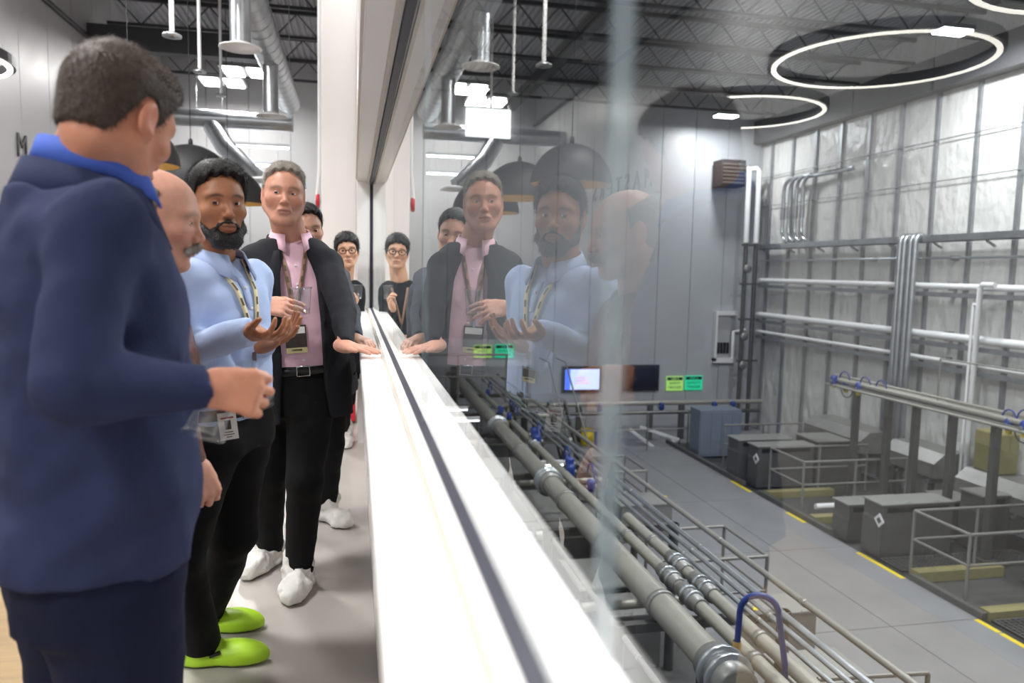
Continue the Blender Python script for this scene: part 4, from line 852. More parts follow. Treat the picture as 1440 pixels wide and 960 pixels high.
class Torso:
    """elliptical sections stacked along the spine; local axes right, forward, up"""
    ST = [(-0.16, 0, 0.168, 0.118), (0.0, 0, 0.175, 0.122), (0.2, 0.006, 0.164, 0.118), (0.42, 0.012, 0.160, 0.120), (0.65, 0.012, 0.172, 0.122), (0.80, 0.002, 0.172, 0.112), (0.90, -0.012, 0.140, 0.088), (1.0, -0.02, 0.080, 0.066)]
    def __init__(s, pelvis, neck, yaw, w=1.0, belly=0.0, depth=1.0):
        s.o = np.asarray(pelvis, float); ax = np.asarray(neck, float)-s.o; s.L = np.linalg.norm(ax); u = ax/s.L
        f, r = facing(yaw); r = nrm(r-u*np.dot(r, u)); f = np.cross(u, r); s.R = np.stack([r, f, u], 1)
        st = np.array(s.ST); st[:, 2] *= w; st[:, 3] *= depth*w
        b = np.exp(-((st[:, 0]-0.28)/0.22)**2)*belly; st[:, 1] += b*0.6; st[:, 3] += b*0.4; st[:, 2] += b*0.4; s.st = st
    def sec(s, t): return [np.interp(t, s.st[:, 0], s.st[:, k]) for k in (1, 2, 3)]
    def W(s, x, y, z): return s.o+s.R@V3(x, y, z)
    def add(s, S, off=0.0, z0=-0.16, z1=1.0, k=0.0, flare=0.0):
        pts = [s.W(x, y, z) for x in (-0.32, 0.32) for y in (-0.3, 0.32) for z in ((z0-0.1)*s.L, (z1+0.1)*s.L)]
        def fn(P):
            q = (P-s.o)@s.R; t = q[..., 2]/s.L; cy, rx, ry = s.sec(t); e = off+flare*np.clip(0.3-t, 0, 1); rx = rx+e; ry = ry+e
            a = np.abs(q[..., 0]/rx); b = np.abs((q[..., 1]-cy)/ry); m = (a**2.4+b**2.4)**(1/2.4)
            d = (m-1)*np.minimum(rx, ry)*0.9
            return np.maximum(d, np.maximum(z0-t, t-z1)*s.L)
        S.func(np.min(pts, 0), np.max(pts, 0), fn, k)
    def front(s, x, t, off=0.0):
        cy, rx, ry = s.sec(t); rx += off; ry += off; a = min(abs(x/rx), 0.98); return s.W(x, cy+ry*(1-a**2.4)**(1/2.4), t*s.L)
def ribbon(name, m, parent, A, B, thick=0.003):
    """strip between two polylines, with thickness"""
    o0 = parent_world(parent); n = len(A); vv = [Vector(p)-o0 for p in list(A)+list(B)]
    me = bpy.data.meshes.new(name); me.from_pydata(vv, [], [(i, i+1, n+i+1, n+i) for i in range(n-1)]); me.polygons.foreach_set('use_smooth', [True]*(n-1))
    me.materials.append(MATS[m]); o = link(name, me, parent); md = o.modifiers.new('solid', 'SOLIDIFY'); md.thickness = thick; md.offset = 0; return o
def collar(name, m, parent, c, R, rx, ry, h, drop, opena=0.5, flare=0.014, point=0.03, thick=0.004, lean=0.0):
    """folded collar around the neck: c centre of its top edge; open in front by opena radians each side"""
    A, B = [], []; n = 26
    for i in range(n):
        a = math.pi/2+opena+(2*math.pi-2*opena)*i/(n-1); e = abs(2*i/(n-1)-1)
        x, y = rx*math.cos(a), ry*math.sin(a); pz = -drop*(0.5+0.5*math.sin(a))
        A.append(c+R@V3(x, y, pz)); ex = 1+flare/rx
        B.append(c+R@V3(x*ex, y*ex+(point*0.5 if e > 0.86 else 0), pz-h-(point*(e-0.7)/0.3 if e > 0.7 else 0)))
    return ribbon(name, m, parent, A, B, thick)
def strands(name, m, parent, S, n, length, comb, width=0.0011, keep=None, lift=0.35):
    """hair strands standing on a meshed hair cap"""
    Vt, Q = S.V, S.Q; a = Vt[Q[:, 0]]; nn = np.cross(Vt[Q[:, 1]]-a, Vt[Q[:, 3]]-a); ln = np.linalg.norm(nn, axis=1); ok = ln > 1e-12
    c = Vt[Q].mean(1)[ok]; nn = nn[ok]/ln[ok][:, None]; ar = ln[ok]
    if keep is not None: kk = keep(c); c, nn, ar = c[kk], nn[kk], ar[kk]
    i = RNG.choice(len(c), n, p=ar/ar.sum()); p = c[i]+RNG.randn(n, 3)*0.001; N = nn[i]; D = comb(p)
    D = D-N*(D*N).sum(1)[:, None]; D /= np.linalg.norm(D, axis=1)[:, None]+1e-9
    D = D+RNG.randn(n, 3)*0.25; L = length*(0.6+0.7*RNG.rand(n))[:, None]
    side = np.cross(D, N); side /= np.linalg.norm(side, axis=1)[:, None]+1e-9; wv = side*width*0.5
    p1 = p+(D*0.55+N*lift)*L*0.5; p2 = p1+(D*0.9+N*lift*0.25)*L*0.5
    vv = np.stack([p-wv-N*0.002, p+wv-N*0.002, p1-wv*0.8, p1+wv*0.8, p2], 1).reshape(-1, 3); b = np.arange(n)[:, None]*5
    f4 = (b+np.array([[0, 1, 3, 2]])).tolist(); f3 = (b+np.array([[2, 3, 4]])).tolist()
    me = bpy.data.meshes.new(name); me.from_pydata((vv-np.array(parent_world(parent))).tolist(), [], f4+f3); me.materials.append(MATS[m]); o = link(name, me, parent); o['kind'] = 'stuff'; return o

HZ = [(-0.14, -0.060), (-0.062, -0.060), (-0.050, -0.040), (-0.040, 0.0), (-0.028, 0.030), (-0.008, 0.034), (0.004, 0.012), (0.010, -0.012), (0.022, -0.012), (0.028, 0.020), (0.040, 0.045), (0.056, 0.066), (0.070, 0.083), (0.085, 0.098), (0.12, 0.2)]
def hairline(front=0.0, nape=0.0, burn=0.0):
    ys = np.array([p[0] for p in HZ]); zs = np.array([p[1] for p in HZ]); ys = ys-front*np.clip((ys-0.02)/0.05, 0, 1); zs = zs+np.where(ys < -0.045, nape, 0)+np.where((ys > 0.003) & (ys < 0.03), burn, 0)
    def line(q):
        zm = np.interp(q[..., 1]+0.006*np.sin(q[..., 0]*210)*(q[..., 1] > 0.03), ys, zs)
        return (zm-q[..., 2])*0.6
    return line
def hair_cap(c, R, sc, h, thick, line, name, m, parent, amp=0.003, fn=None, top=1.0, side=1.0):
    """cap over the skull; line(q) > 0 where there is no hair (head-local, unscaled metres)"""
    lo = c-0.16*sc; hi = c+0.17*sc; S = Sdf(lo, hi, h)
    S.ell(c+R@(V3(0, -0.012, 0.032)*sc), (V3(0.0745, 0.0975, 0.0845)+thick*V3(side, 1, top))*sc, R)
    S.ell(c+R@(V3(0, -0.045, -0.035)*sc), (V3(0.054, 0.048, 0.055)+thick*0.5)*sc, R, 0.03)
    S.cone(c+R@(V3(-0.02, 0.03, 0.07)*sc), c+R@(V3(0.02, 0.03, 0.07)*sc), (0.035+thick*top)*sc, (0.035+thick*top)*sc, 0.03)
    if fn: fn(S)
    def cut(P):
        q = ((P-c)@R)/sc; return line(q)*sc
    S.func(lo, hi, cut, 0.0, 'i')
    def nz(P):
        q = ((P-c)@R)/sc; return amp*sc*(np.sin(q[:, 0]*330+6*np.sin(q[:, 1]*60))*0.5+np.sin(q[:, 0]*170+q[:, 1]*90+4*np.sin(q[:, 2]*70)))
    S.displace(nz); S.build(name, m, parent); return S
def A(px, py, y): return np.array(at(px, py, y=y))
def make_person(label, root, pelvis, neck, yaw, head, hyaw, hpitch, hroll, sc, arms, hands, legs, skin, top, topm, trm, w=1.0, belly=0.0, off=0.02, hem=-0.16, face={}, hf=0.0045, slv=1.0, topname='jacket', shoe='shoe_cover', legr=1.0, cut=None, depth=1.0, wr=(0.004, 26), fat=1.0, jaw=1.0, wsl=1.0):
    P = thing('person', label, 'person', (root[0], root[1], 0)); R = frame(hyaw, hpitch, hroll); T = Torso(pelvis, neck, yaw, w, belly, depth)
    allp = [pelvis, neck, head]+[q for a in arms.values() for q in a]+[q for l in legs.values() for q in l[:3]]
    lo = np.min(allp, 0)-0.24; hi = np.max(allp, 0)+0.26; lo[2] = -0.01
    fine = [(head-0.135*sc, head+0.14*sc, hf)]
    for s_, hd in hands.items():
        wv = np.asarray(arms[s_][2]); cc = wv+nrm(hd['d'])*0.09; fine.append((cc-0.125, cc+0.125, 0.0048))
    S = Sdf(lo, hi, 0.02, fine); head_sdf(S, head, R, sc, fat, jaw)
    S.cone(head+R@(V3(0, -0.028, -0.055)*sc), np.asarray(neck)+T.R[:, 2]*0.01, 0.057*sc*fat, 0.066*sc, 0.03)
    T.add(S, -0.035, k=0.03)
    for s_, a in arms.items():
        S.cone(neck-T.R[:, 2]*0.07, a[0]-T.R[:, 2]*0.02, 0.045, 0.034, 0.03); S.cone(a[0]-T.R[:, 2]*0.02, a[1], 0.034, 0.028, 0.02); S.cone(a[1], a[2], 0.028, 0.024, 0.012)
        if s_ in hands: hand(S, a[2], **hands[s_])
        else: hand(S, a[2], a[2]-a[1], T.R[:, 0]*(1 if s_ == 'L' else -1), T.R[:, 1], (0.35,)*4)
    for l in legs.values(): S.cone(l[0], l[1], 0.062, 0.046, 0.03); S.cone(l[1], l[2], 0.044, 0.034, 0.02); S.cone(l[2]-V3(0, 0, 0.045), l[2]-V3(0, 0, 0.065)+facing(l[3])[0]*0.1, 0.030, 0.022, 0.01)
    cf = head_color(head, R, sc, skin['base'], skin['lip'], skin['red'], skin.get('stubble'), skin.get('brow'))
    body = S.build('body', 'skin_fair', P, cf); body['label'] = 'skin of the head and hands'
    if face.get('eyes', True): add_eyes(P, head, R, sc, face.get('gaze'), skin['lid'], skin.get('iris', 'iris_brown'), face.get('open', 0.0062))
    # upper garment
    S = Sdf(lo, hi, 0.011); T.add(S, off, hem, 0.985, flare=0.02)
    for s_, a in arms.items():
        a0, a1, a2 = [np.asarray(q, float) for q in a]; dr = nrm(a2-a1)
        S.cone(neck-T.R[:, 2]*0.085, a0-T.R[:, 2]*0.012, 0.060, 0.050*slv+0.004, 0.05); S.cone(a0-T.R[:, 2]*0.012, a1, 0.060*slv, 0.051*slv, 0.03); S.cone(a1, a2, 0.052*slv, 0.037*slv*wsl, 0.015)
        S.func(a2-0.14, a2+0.14, lambda Pq: np.where(np.linalg.norm(Pq-a2, axis=-1) < 0.11, (Pq-(a2+dr*0.004))@dr, -1.0), 0, 'i')
    nk = np.asarray(neck); S.cone(nk-T.R[:, 2]*0.02+T.R[:, 1]*0.0, head+R@(V3(0, -0.03, -0.06)*sc), 0.052, 0.062, 0.01, 's')
    S.wrinkle(*wr); S.wrinkle(wr[0]*0.45, wr[1]*2.3)
    if cut: S.func(lo, hi, lambda Pq: -cut(((Pq-T.o)@T.R)), 0.0, 'i')
    S.build(topname, topm, P)
    # trousers
    S = Sdf(lo, hi, 0.011); T.add(S, 0.008, -0.16, 0.16)
    for l in legs.values():
        h_, k_, a_ = [np.asarray(q, float) for q in l[:3]]
        S.cone(h_, k_, 0.092*legr, 0.066*legr, 0.04); S.cone(k_, a_-V3(0, 0, 0.05 if shoe == 'clog' else 0.035), 0.066*legr, 0.054*legr, 0.03)
    S.wrinkle(0.006, 20); S.wrinkle(0.0025, 48); S.func(lo, V3(hi[0], hi[1], 0.10), lambda Pq: (0.048 if shoe == 'clog' else 0.035)-Pq[..., 2], 0, 'i'); S.build('trousers', trm, P)
    # footwear
    for l in legs.values():
        f, r = facing(l[3]); a_ = np.asarray(l[2], float); g = V3(a_[0], a_[1], 0)
        S = Sdf(V3(g[0]-0.3, g[1]-0.3, -0.0), V3(g[0]+0.3, g[1]+0.3, 0.22), 0.0075)
        Rf = np.stack([r, f, V3(0, 0, 1)], 1)
        if shoe == 'shoe_cover':
            S.ell(g-f*0.035+V3(0, 0, 0.045), (0.058, 0.080, 0.068), Rf); S.ell(g+f*0.11+V3(0, 0, 0.032), (0.064, 0.125, 0.062), Rf, 0.05); S.cone(g+V3(0, 0, 0.05), g+V3(0, 0, 0.13), 0.062, 0.068, 0.03); S.wrinkle(0.012, 38); S.wrinkle(0.006, 85)
        elif shoe == 'clog':
            S.ell(g-f*0.035+V3(0, 0, 0.035), (0.050, 0.070, 0.068), Rf); S.ell(g+f*0.115+V3(0, 0, 0.026), (0.057, 0.115, 0.056), Rf, 0.05); S.cone(g+V3(0, 0, 0.02), g+V3(0, 0, 0.075), 0.055, 0.052, 0.03); S.ell(g+V3(0, 0, 0.12), (0.046, 0.062, 0.06), Rf, 0.01, 's')
        else:
            S.ell(g-f*0.035+V3(0, 0, 0.04), (0.042, 0.065, 0.055), Rf); S.ell(g+f*0.12+V3(0, 0, 0.03), (0.048, 0.11, 0.04), Rf, 0.05)
        S.func(V3(g[0]-0.3, g[1]-0.3, -0.1), V3(g[0]+0.3, g[1]+0.3, 0.3), lambda Pq: 0.008-Pq[..., 2], 0, 'i')
        o = S.build({'shoe_cover': 'shoe_cover', 'clog': 'clog'}.get(shoe, 'shoe'), {'shoe_cover': 'shoe_cover', 'clog': 'clog_green'}.get(shoe, 'belt_black'), P, relax=0 if shoe == 'shoe_cover' else 1)
        if shoe == 'clog':
            q = g+r*0.052+f*0.055+V3(0, 0, 0.055); MB().box(Vector(q)-Vector((0.018, 0.006, 0.005)), Vector(q)+Vector((0.018, 0.006, 0.005)), Matrix.Rotation(math.radians(-18), 3, 'Y'), Vector(q)).build('vent_slot', 'black_plastic', o)
    return P, T, R
def lanyard(P, T, x0, z0, xb, zb, m, ink=None, off=0.03, wd=0.009):
    """two straps over the torso front joining at the badge clip"""
    for s, xs in ((-1, x0[0]), (1, x0[1])):
        Aa, Bb = [], []
        for i in range(13):
            u = i/12; x = xs+(xb-xs)*u; t = z0+(zb-z0)*u; Aa.append(T.front(x-wd, t, off)); Bb.append(T.front(x+wd, t, off))
        st = ribbon('lanyard_strap', m, P, Aa, Bb, 0.002)
        if ink:
            for i in range(1, 12, 2):
                q = [(Vector(Aa[i])*0.75+Vector(Bb[i])*0.25), (Vector(Aa[i])*0.25+Vector(Bb[i])*0.75), (Vector(Aa[i+1])*0.75+Vector(Bb[i+1])*0.25), (Vector(Aa[i+1])*0.25+Vector(Bb[i+1])*0.75)]
                q = [p+Vector(T.R[:, 1])*0.0025 for p in q]; MB().add(q, [(0, 1, 3, 2)]).build('lanyard_mark', ink, st)
    c = T.front(xb, zb, off+0.004); MB().box(Vector(c)-Vector((0.006, 0.004, 0.035)), Vector(c)+Vector((0.006, 0.004, 0.004))).build('clip', 'buckle', P)
    return c
def badge(P, c, nrm_, up, w_, h_, rows, name='badge'):
    """card facing nrm_, hanging below c; rows = (v0, v1, u0, u1, material)"""
    n = Vector(nrm_).normalized(); u = Vector(up).normalized(); r = u.cross(n).normalized(); u = n.cross(r); c = Vector(c)
    def q(u0, u1, v0, v1, d): return [c+r*(a-0.5)*w_-u*b*h_+n*d for a, b in ((u0, v0), (u1, v0), (u1, v1), (u0, v1))]
    m = MB(); f = q(0, 1, 0, 1, 0.002); b = q(0, 1, 0, 1, -0.002); m.add(f+b, [(0, 1, 2, 3), (7, 6, 5, 4), (0, 4, 5, 1), (1, 5, 6, 2), (2, 6, 7, 3), (3, 7, 4, 0)]); o = m.build(name, rows[0][4], P)
    for v0, v1, u0, u1, mm in rows[1:]: MB().add(q(u0, u1, v0, v1, 0.003), [(0, 1, 2, 3)]).build('badge_print', mm, o)
    return o
def belt(P, T, t, off, m='belt_black', bx=0.0, buckle=True):
    n = 40; Aa, Bb = [], []
    cy, rx, ry = T.sec(t)
    for i in range(n+1):
        a = 2*math.pi*i/n; ca, sa = math.cos(a), math.sin(a); e = 1/2.4*2
        x = (rx+off)*np.sign(ca)*abs(ca)**e; y = cy+(ry+off)*np.sign(sa)*abs(sa)**e
        Aa.append(T.W(x, y, t*T.L-0.017)); Bb.append(T.W(x, y, t*T.L+0.017))
    o = ribbon('belt', m, P, Aa, Bb, 0.005)
    if buckle:
        p = [T.front(bx+dx, t+dz/T.L, off+0.006) for dx, dz in ((-0.026, -0.02), (0.026, -0.02), (0.026, 0.02), (-0.026, 0.02), (-0.026, -0.02))]
        MB().tube([Vector(v) for v in p], 0.003, 6).build('buckle', 'buckle', o)
    return o
def cup(name, label, base, axis, h, r0, r1, parent=None):
    ax = nrm(axis); t = thing(name, label, 'cup', base)
    MB().lathe([(0.001, 0.003), (r0, 0.0), (r0+(r1-r0)*0.5, h*0.5), (r1, h)], base, 24, ax).build('wall', 'cup_plastic', t)
    MB().lathe([(r1, h-0.003), (r1+0.003, h-0.002), (r1+0.003, h+0.002), (r1, h+0.002)], base, 24, ax, closed=True).build('rim', 'cup_plastic', t); return t
fair = dict(base=s2l(206, 152, 128), lip=s2l(176, 104, 96), red=s2l(204, 118, 100), lid='lid_fair')

# --- man in the black suit (middle)
pel = A(424, 545, 3.34); nk = A(408, 333, 3.37); hd = A(399, 273, 3.30)
aR = (A(356, 362, 3.36), A(338, 462, 3.22), A(366, 430, 2.98)); wl_ = np.array((-0.035, 2.83, 1.108)); aL = (A(460, 368, 3.30), A(484, 440, 3.06), wl_)
hR = dict(d=V3(0.93, -0.12, -0.04), n=V3(0.1, 0.75, -0.66), t=V3(0.1, -0.6, 0.8), curl=(0.28, 0.3, 0.34, 0.4), thumb=(0.55, 0.5), sc=1.04)
hL = dict(d=V3(0.80, -0.58, -0.06), n=V3(0, 0, -1), t=V3(-0.5, -0.8, 0), curl=(0.06, 0.05, 0.06, 0.1), thumb=(0.6, 0.05), sc=0.94, spread=0.14, tcurl=0.0)
lg = {'L': (V3(-0.17, 3.33, 0.88), V3(-0.20, 3.20, 0.50), V3(-0.235, 3.30, 0.10), 184), 'R': (V3(-0.33, 3.38, 0.88), V3(-0.37, 3.40, 0.48), V3(-0.385, 3.58, 0.10), 200)}
sk = dict(base=s2l(206, 150, 126), lip=s2l(160, 92, 86), red=s2l(200, 108, 92), lid='lid_fair', brow=(s2l(112, 90, 76), 0.8), stubble=(s2l(186, 138, 120), 0.3), iris='iris_grey')
def suit_cut(q):  # slot that leaves the shirt showing
    t = q[..., 2]; wv = np.interp(t, [-0.10, 0.05, 0.30, 0.47, 0.56, 0.62], [0.10, 0.085, 0.082, 0.075, 0.05, 0.045]); xc = np.interp(t, [0, 0.5], [0.012, 0.0])
    return np.maximum(np.abs(q[..., 0]-xc)-wv, 0.02-q[..., 1])
P4, T4, R4 = make_person('grey-haired man in black suit and pink shirt, one hand on the sill', (-0.28, 3.35), pel, nk, 168, hd, 172, 3, -3, 1.05, {'R': aR, 'L': aL}, {'R': hR, 'L': hL}, lg, sk, 'jacket', 'suit_black', 'trouser_black', w=1.03, belly=0.03, off=0.028, hem=-0.2, face=dict(gaze=(-0.5, 1.0, 1.45), open=0.0060), cut=suit_cut, legr=1.14, slv=1.0, fat=1.08, jaw=1.12, wr=(0.004, 20))
S = Sdf(T4.W(-0.3, -0.3, -0.1), T4.W(0.3, 0.3, 0.7), 0.011) if False else None
lo = np.min([T4.W(x, y, z) for x in (-.25, .25) for y in (-.25, .3) for z in (-.05, .75)], 0); hi = np.max([T4.W(x, y, z) for x in (-.25, .25) for y in (-.25, .3) for z in (-.05, .75)], 0)
S = Sdf(lo, hi, 0.011); T4.add(S, 0.004, 0.10, 0.97); S.cone(nk-T4.R[:, 2]*0.01, hd+R4@V3(0, -0.02, -0.06), 0.054, 0.066, 0.008, 's'); S.wrinkle(0.004, 24); S.build('shirt', 'shirt_pink', P4)
collar('shirt_collar', 'shirt_pink', P4, nk+T4.R[:, 2]*0.046+T4.R[:, 1]*0.014, T4.R, 0.078, 0.080, 0.042, 0.045, 0.42, 0.018, 0.035)
for s in (-1, 1):
    tt = np.linspace(0.40, 0.90, 12); xi = np.interp(tt, [0.4, 0.7, 0.9], [0.085, 0.075, 0.062]); xo = np.interp(tt, [0.4, 0.62, 0.72, 0.74, 0.9], [0.088, 0.125, 0.142, 0.128, 0.085])
    ribbon('lapel', 'suit_black', P4, [T4.front(s*x, t, 0.036) for x, t in zip(xi, tt)], [T4.front(s*x, t, 0.040) for x, t in zip(xo, tt)], 0.006)
collar('jacket_collar', 'suit_black', P4, nk+T4.R[:, 2]*0.030, T4.R, 0.092, 0.086, 0.045, 0.05, 0.75, 0.02, 0.0, 0.006)
for k in range(6): b_ = T4.front(0.004, 0.80-0.12*k, 0.006); MB().lathe([(0.001, 0.002), (0.005, 0.002), (0.0055, 0)], b_, 10, T4.R[:, 1]).build('button', 'badge_white', P4)
belt(P4, T4, 0.13, 0.010, bx=0.01)
c = lanyard(P4, T4, (-0.05, 0.055), 0.92, 0.028, 0.47, 'lanyard_tan', 'lanyard_ink', 0.012)
badge(P4, c-V3(0, 0, 0.03), T4.R[:, 1], T4.R[:, 2], 0.085, 0.115, [(0, 1, 0, 1, 'badge_dark'), (0.8, 1, 0, 1, 'badge_cream'), (0.06, 0.3, 0.06, 0.94, 'badge_white'), (0.86, 0.92, 0.25, 0.75, 'badge_dark')])
HS = hair_cap(hd, R4, 1.05, 0.0045, 0.005, hairline(0.012, 0.01, 0.0), 'hair', 'hair_grey', P4, 0.0008, top=2.2)
strands('hair_strands', 'hair_grey', P4, HS, 7000, 0.017, lambda p: (np.tile(R4[:, 0]*0.6-R4[:, 1]*0.6, (len(p), 1))), 0.0012)
cup('plastic_cup', 'clear plastic cup held by the man in the black suit', A(425, 442, 2.93), V3(-0.05, 0.1, 1), 0.10, 0.028, 0.038)

# --- bearded man in the pale blue shirt
pel = A(308, 590, 2.56); nk = A(300, 360, 2.54); hd = A(305, 287, 2.50)
aR = (nk+V3(-0.09, -0.165, -0.055), A(258, 492, 2.36), A(352, 466, 2.27)); aL = (nk+V3(0.10, 0.165, -0.055), A(356, 478, 2.74), A(372, 484, 2.46))
hR = dict(d=V3(0.75, -0.62, -0.12), n=V3(0.1, 0.12, 0.98), t=V3(-0.6, -0.7, 0.1), curl=(0.50, 0.52, 0.55, 0.6), thumb=(0.75, 0.9), sc=1.0, spread=0.2)
hL = dict(d=V3(0.80, -0.30, 0.42), n=V3(-0.35, -0.4, 0.8), t=V3(0.1, -0.7, 0.3), curl=(0.2, 0.24, 0.28, 0.32), thumb=(0.8, 0.5), sc=1.0, spread=0.2)
hr = np.array(at(262, 935, z=0)); to = np.array(at(360, 946, z=0)); h2 = np.array(at(245, 893, z=0))
lg = {'R': (V3(pel[0]-0.02, pel[1]-0.09, 0.84), V3(hr[0]+0.02, 2.50, 0.46), V3(hr[0]+0.055, hr[1]+0.01, 0.10), 97), 'L': (V3(pel[0]+0.05, pel[1]+0.09, 0.84), V3(pel[0]+0.02, 2.70, 0.46), V3(h2[0]+0.10, h2[1]+0.03, 0.10), 97)}
sk = dict(base=s2l(166, 112, 80), lip=s2l(140, 80, 66), red=s2l(158, 94, 66), lid='lid_brown', brow=(s2l(24, 18, 16), 0.95), iris='iris_brown')
P3, T3, R3 = make_person('bearded dark-haired man in pale blue shirt gesturing with both hands', (pel[0], pel[1]), pel, nk, 122, hd, 152, 2, 2, 1.03, {'R': aR, 'L': aL}, {'R': hR, 'L': hL}, lg, sk, 'shirt', 'shirt_blue', 'trouser_black', w=1.0, belly=0.01, off=0.010, hem=0.03, face=dict(gaze=(0, 0, 1.42), open=0.0066), topname='shirt', shoe='clog', legr=1.16, slv=0.98, wr=(0.005, 24), wsl=1.15)
collar('shirt_collar', 'shirt_blue', P3, nk+T3.R[:, 2]*0.052+T3.R[:, 1]*0.016, T3.R, 0.080, 0.082, 0.045, 0.05, 0.45, 0.02, 0.035)
Aa = [T3.front(-0.014, t, 0.013) for t in np.linspace(0.12, 0.9, 14)]; Bb = [T3.front(0.014, t, 0.013) for t in np.linspace(0.12, 0.9, 14)]; ribbon('button_placket', 'shirt_blue', P3, Aa, Bb, 0.003)
for k in range(6): b_ = T3.front(0.0, 0.82-0.12*k, 0.016); MB().lathe([(0.001, 0.002), (0.005, 0.002), (0.0055, 0)], b_, 10, T3.R[:, 1]).build('button', 'badge_white', P3)
belt(P3, T3, 0.10, 0.016, bx=0.03)
c = lanyard(P3, T3, (-0.062, 0.062), 0.985, 0.015, 0.46, 'lanyard_cream', 'lanyard_ink', 0.02)
badge(P3, T3.front(0.02, 0.33, 0.02), T3.R[:, 1], T3.R[:, 2], 0.06, 0.045, [(0, 1, 0, 1, 'badge_cream'), (0.0, 0.6, 0, 1, 'badge_dark'), (0.7, 0.8, 0.2, 0.8, 'lanyard_ink')])
c = A(318, 580, 2.33); badge(P3, c, V3(0.15, -1, 0.05), V3(-0.12, 0, 1), 0.052, 0.082, [(0, 1, 0, 1, 'badge_white'), (0.16, 0.22, 0.15, 0.85, 'badge_red'), (0.28, 0.62, 0.33, 0.67, 'badge_dark'), (0.70, 0.73, 0.25, 0.75, 'badge_dark'), (0.79, 0.82, 0.2, 0.8, 'badge_dark'), (0.88, 0.91, 0.35, 0.65, 'badge_dark')])
MB().tube([Vector(c)+Vector((0, 0, 0.0)), Vector(A(322, 562, 2.37))], 0.003, 6).build('badge_reel', 'buckle', P3)
HS = hair_cap(hd, R3, 1.03, 0.0042, 0.008, hairline(-0.002), 'hair', 'hair_black', P3, 0.0007, top=2.2)
strands('hair_strands', 'hair_black', P3, HS, 7000, 0.018, lambda p: np.tile(R3[:, 1]*0.5+R3[:, 2]*0.4-R3[:, 0]*0.4, (len(p), 1)), 0.0012, lift=0.6)
def beard(P, hd, R, sc, m, z1, moust=True, dens=0.006):
    S = Sdf(hd-0.15*sc, hd+0.15*sc, 0.0042); W = lambda x, y, z: hd+R@(V3(x, y, z)*sc)
    for s in (-1, 1):
        S.cone(W(s*0.066, 0.006, -0.03), W(s*0.057, 0.028, -0.075), 0.010*sc, 0.016*sc, 0.02); S.cone(W(s*0.057, 0.028, -0.075), W(s*0.024, 0.072, -0.104), 0.016*sc, 0.018*sc, 0.02); S.cone(W(s*0.036, 0.078, -0.078), W(s*0.02, 0.080, -0.106), 0.010*sc, 0.016*sc, 0.02)
        if moust: S.cone(W(0, 0.098, -0.053), W(s*0.028, 0.086, -0.064), 0.0065*sc, 0.006*sc, 0.008)
    S.cone(W(-0.022, 0.076, -0.110), W(0.022, 0.076, -0.110), 0.020*sc, 0.020*sc, 0.02); S.ell(W(0, 0.096, -0.0665), V3(0.021, 0.020, 0.0105)*sc, R, 0.004, 's')
    S.displace(lambda p: 0.0012*np.sin((p@R[:, 0])*420+5*np.sin((p@R[:, 2])*130))); S.build('beard', m, P); return S
BS = beard(P3, hd, R3, 1.03, 'hair_black', 0); strands('beard_strands', 'hair_black', P3, BS, 1800, 0.010, lambda p: np.tile(-R3[:, 2]+0.2*R3[:, 1], (len(p), 1)), 0.001, lift=0.5)

# --- old man in profile
hd = A(220, 306, 2.02); nk = A(188, 402, 2.06); pel = A(176, 655, 2.08)
aR = (nk+V3(0.03, -0.17, -0.05), A(226, 545, 1.86), A(272, 652, 1.86)); aL = (nk+V3(0.0, 0.18, -0.06), nk+V3(-0.02, 0.23, -0.30), nk+V3(0.0, 0.22, -0.54))
hR = dict(d=V3(0.35, -0.05, -0.95), n=V3(-0.5, 0.7, -0.2), t=V3(0.9, 0.2, 0.3), curl=(0.8, 0.85, 0.9, 0.95), thumb=(0.4, 0.7), sc=0.95, spread=0.05)
lg = {'R': (V3(pel[0], pel[1]-0.09, 0.82), V3(pel[0]+0.03, pel[1]-0.09, 0.45), V3(pel[0]-0.02, pel[1]-0.09, 0.09), 88), 'L': (V3(pel[0], pel[1]+0.09, 0.82), V3(pel[0]+0.02, pel[1]+0.1, 0.45), V3(pel[0]-0.04, pel[1]+0.1, 0.09), 84)}
sk = dict(base=s2l(206, 152, 130), lip=s2l(176, 112, 100), red=s2l(206, 122, 104), lid='lid_old', brow=(s2l(150, 136, 122), 0.6), iris='iris_grey')
P2, T2, R2 = make_person('bald old man with grey moustache and brown leather jacket, in profile', (pel[0], pel[1]), pel, nk, 86, hd, 87, 9, 0, 1.02, {'R': aR, 'L': aL}, {'R': hR}, lg, sk, 'jacket', 'leather_brown', 'trouser_black', w=0.98, belly=0.03, off=0.022, hem=-0.05, face=dict(open=0.0035), slv=1.0, wr=(0.006, 30), hf=0.0036, shoe='shoe')
collar('jacket_collar', 'leather_brown', P2, nk+T2.R[:, 2]*0.05, T2.R, 0.082, 0.082, 0.05, 0.05, 0.5, 0.02, 0.02, 0.006)
HS = hair_cap(hd, R2, 1.02, 0.0042, 0.005, lambda q: np.maximum(np.maximum(q[..., 1]-0.012, q[..., 2]-0.075+0.35*(q[..., 1]+0.02)), np.maximum(-0.05-q[..., 2], 0.045-np.abs(q[..., 0])-0.9*np.clip(-q[..., 1]-0.02, 0, 1))), 'hair', 'hair_oldgrey', P2, 0.0012)
strands('hair_strands', 'hair_oldgrey', P2, HS, 1800, 0.022, lambda p: np.tile(-R2[:, 1]-0.5*R2[:, 2], (len(p), 1)), 0.0011)
S = Sdf(hd-0.15, hd+0.15, 0.0036)
for s in (-1, 1): S.cone(hd+R2@V3(0, 0.103, -0.055), hd+R2@V3(s*0.032, 0.085, -0.070), 0.0095, 0.0085, 0.008)
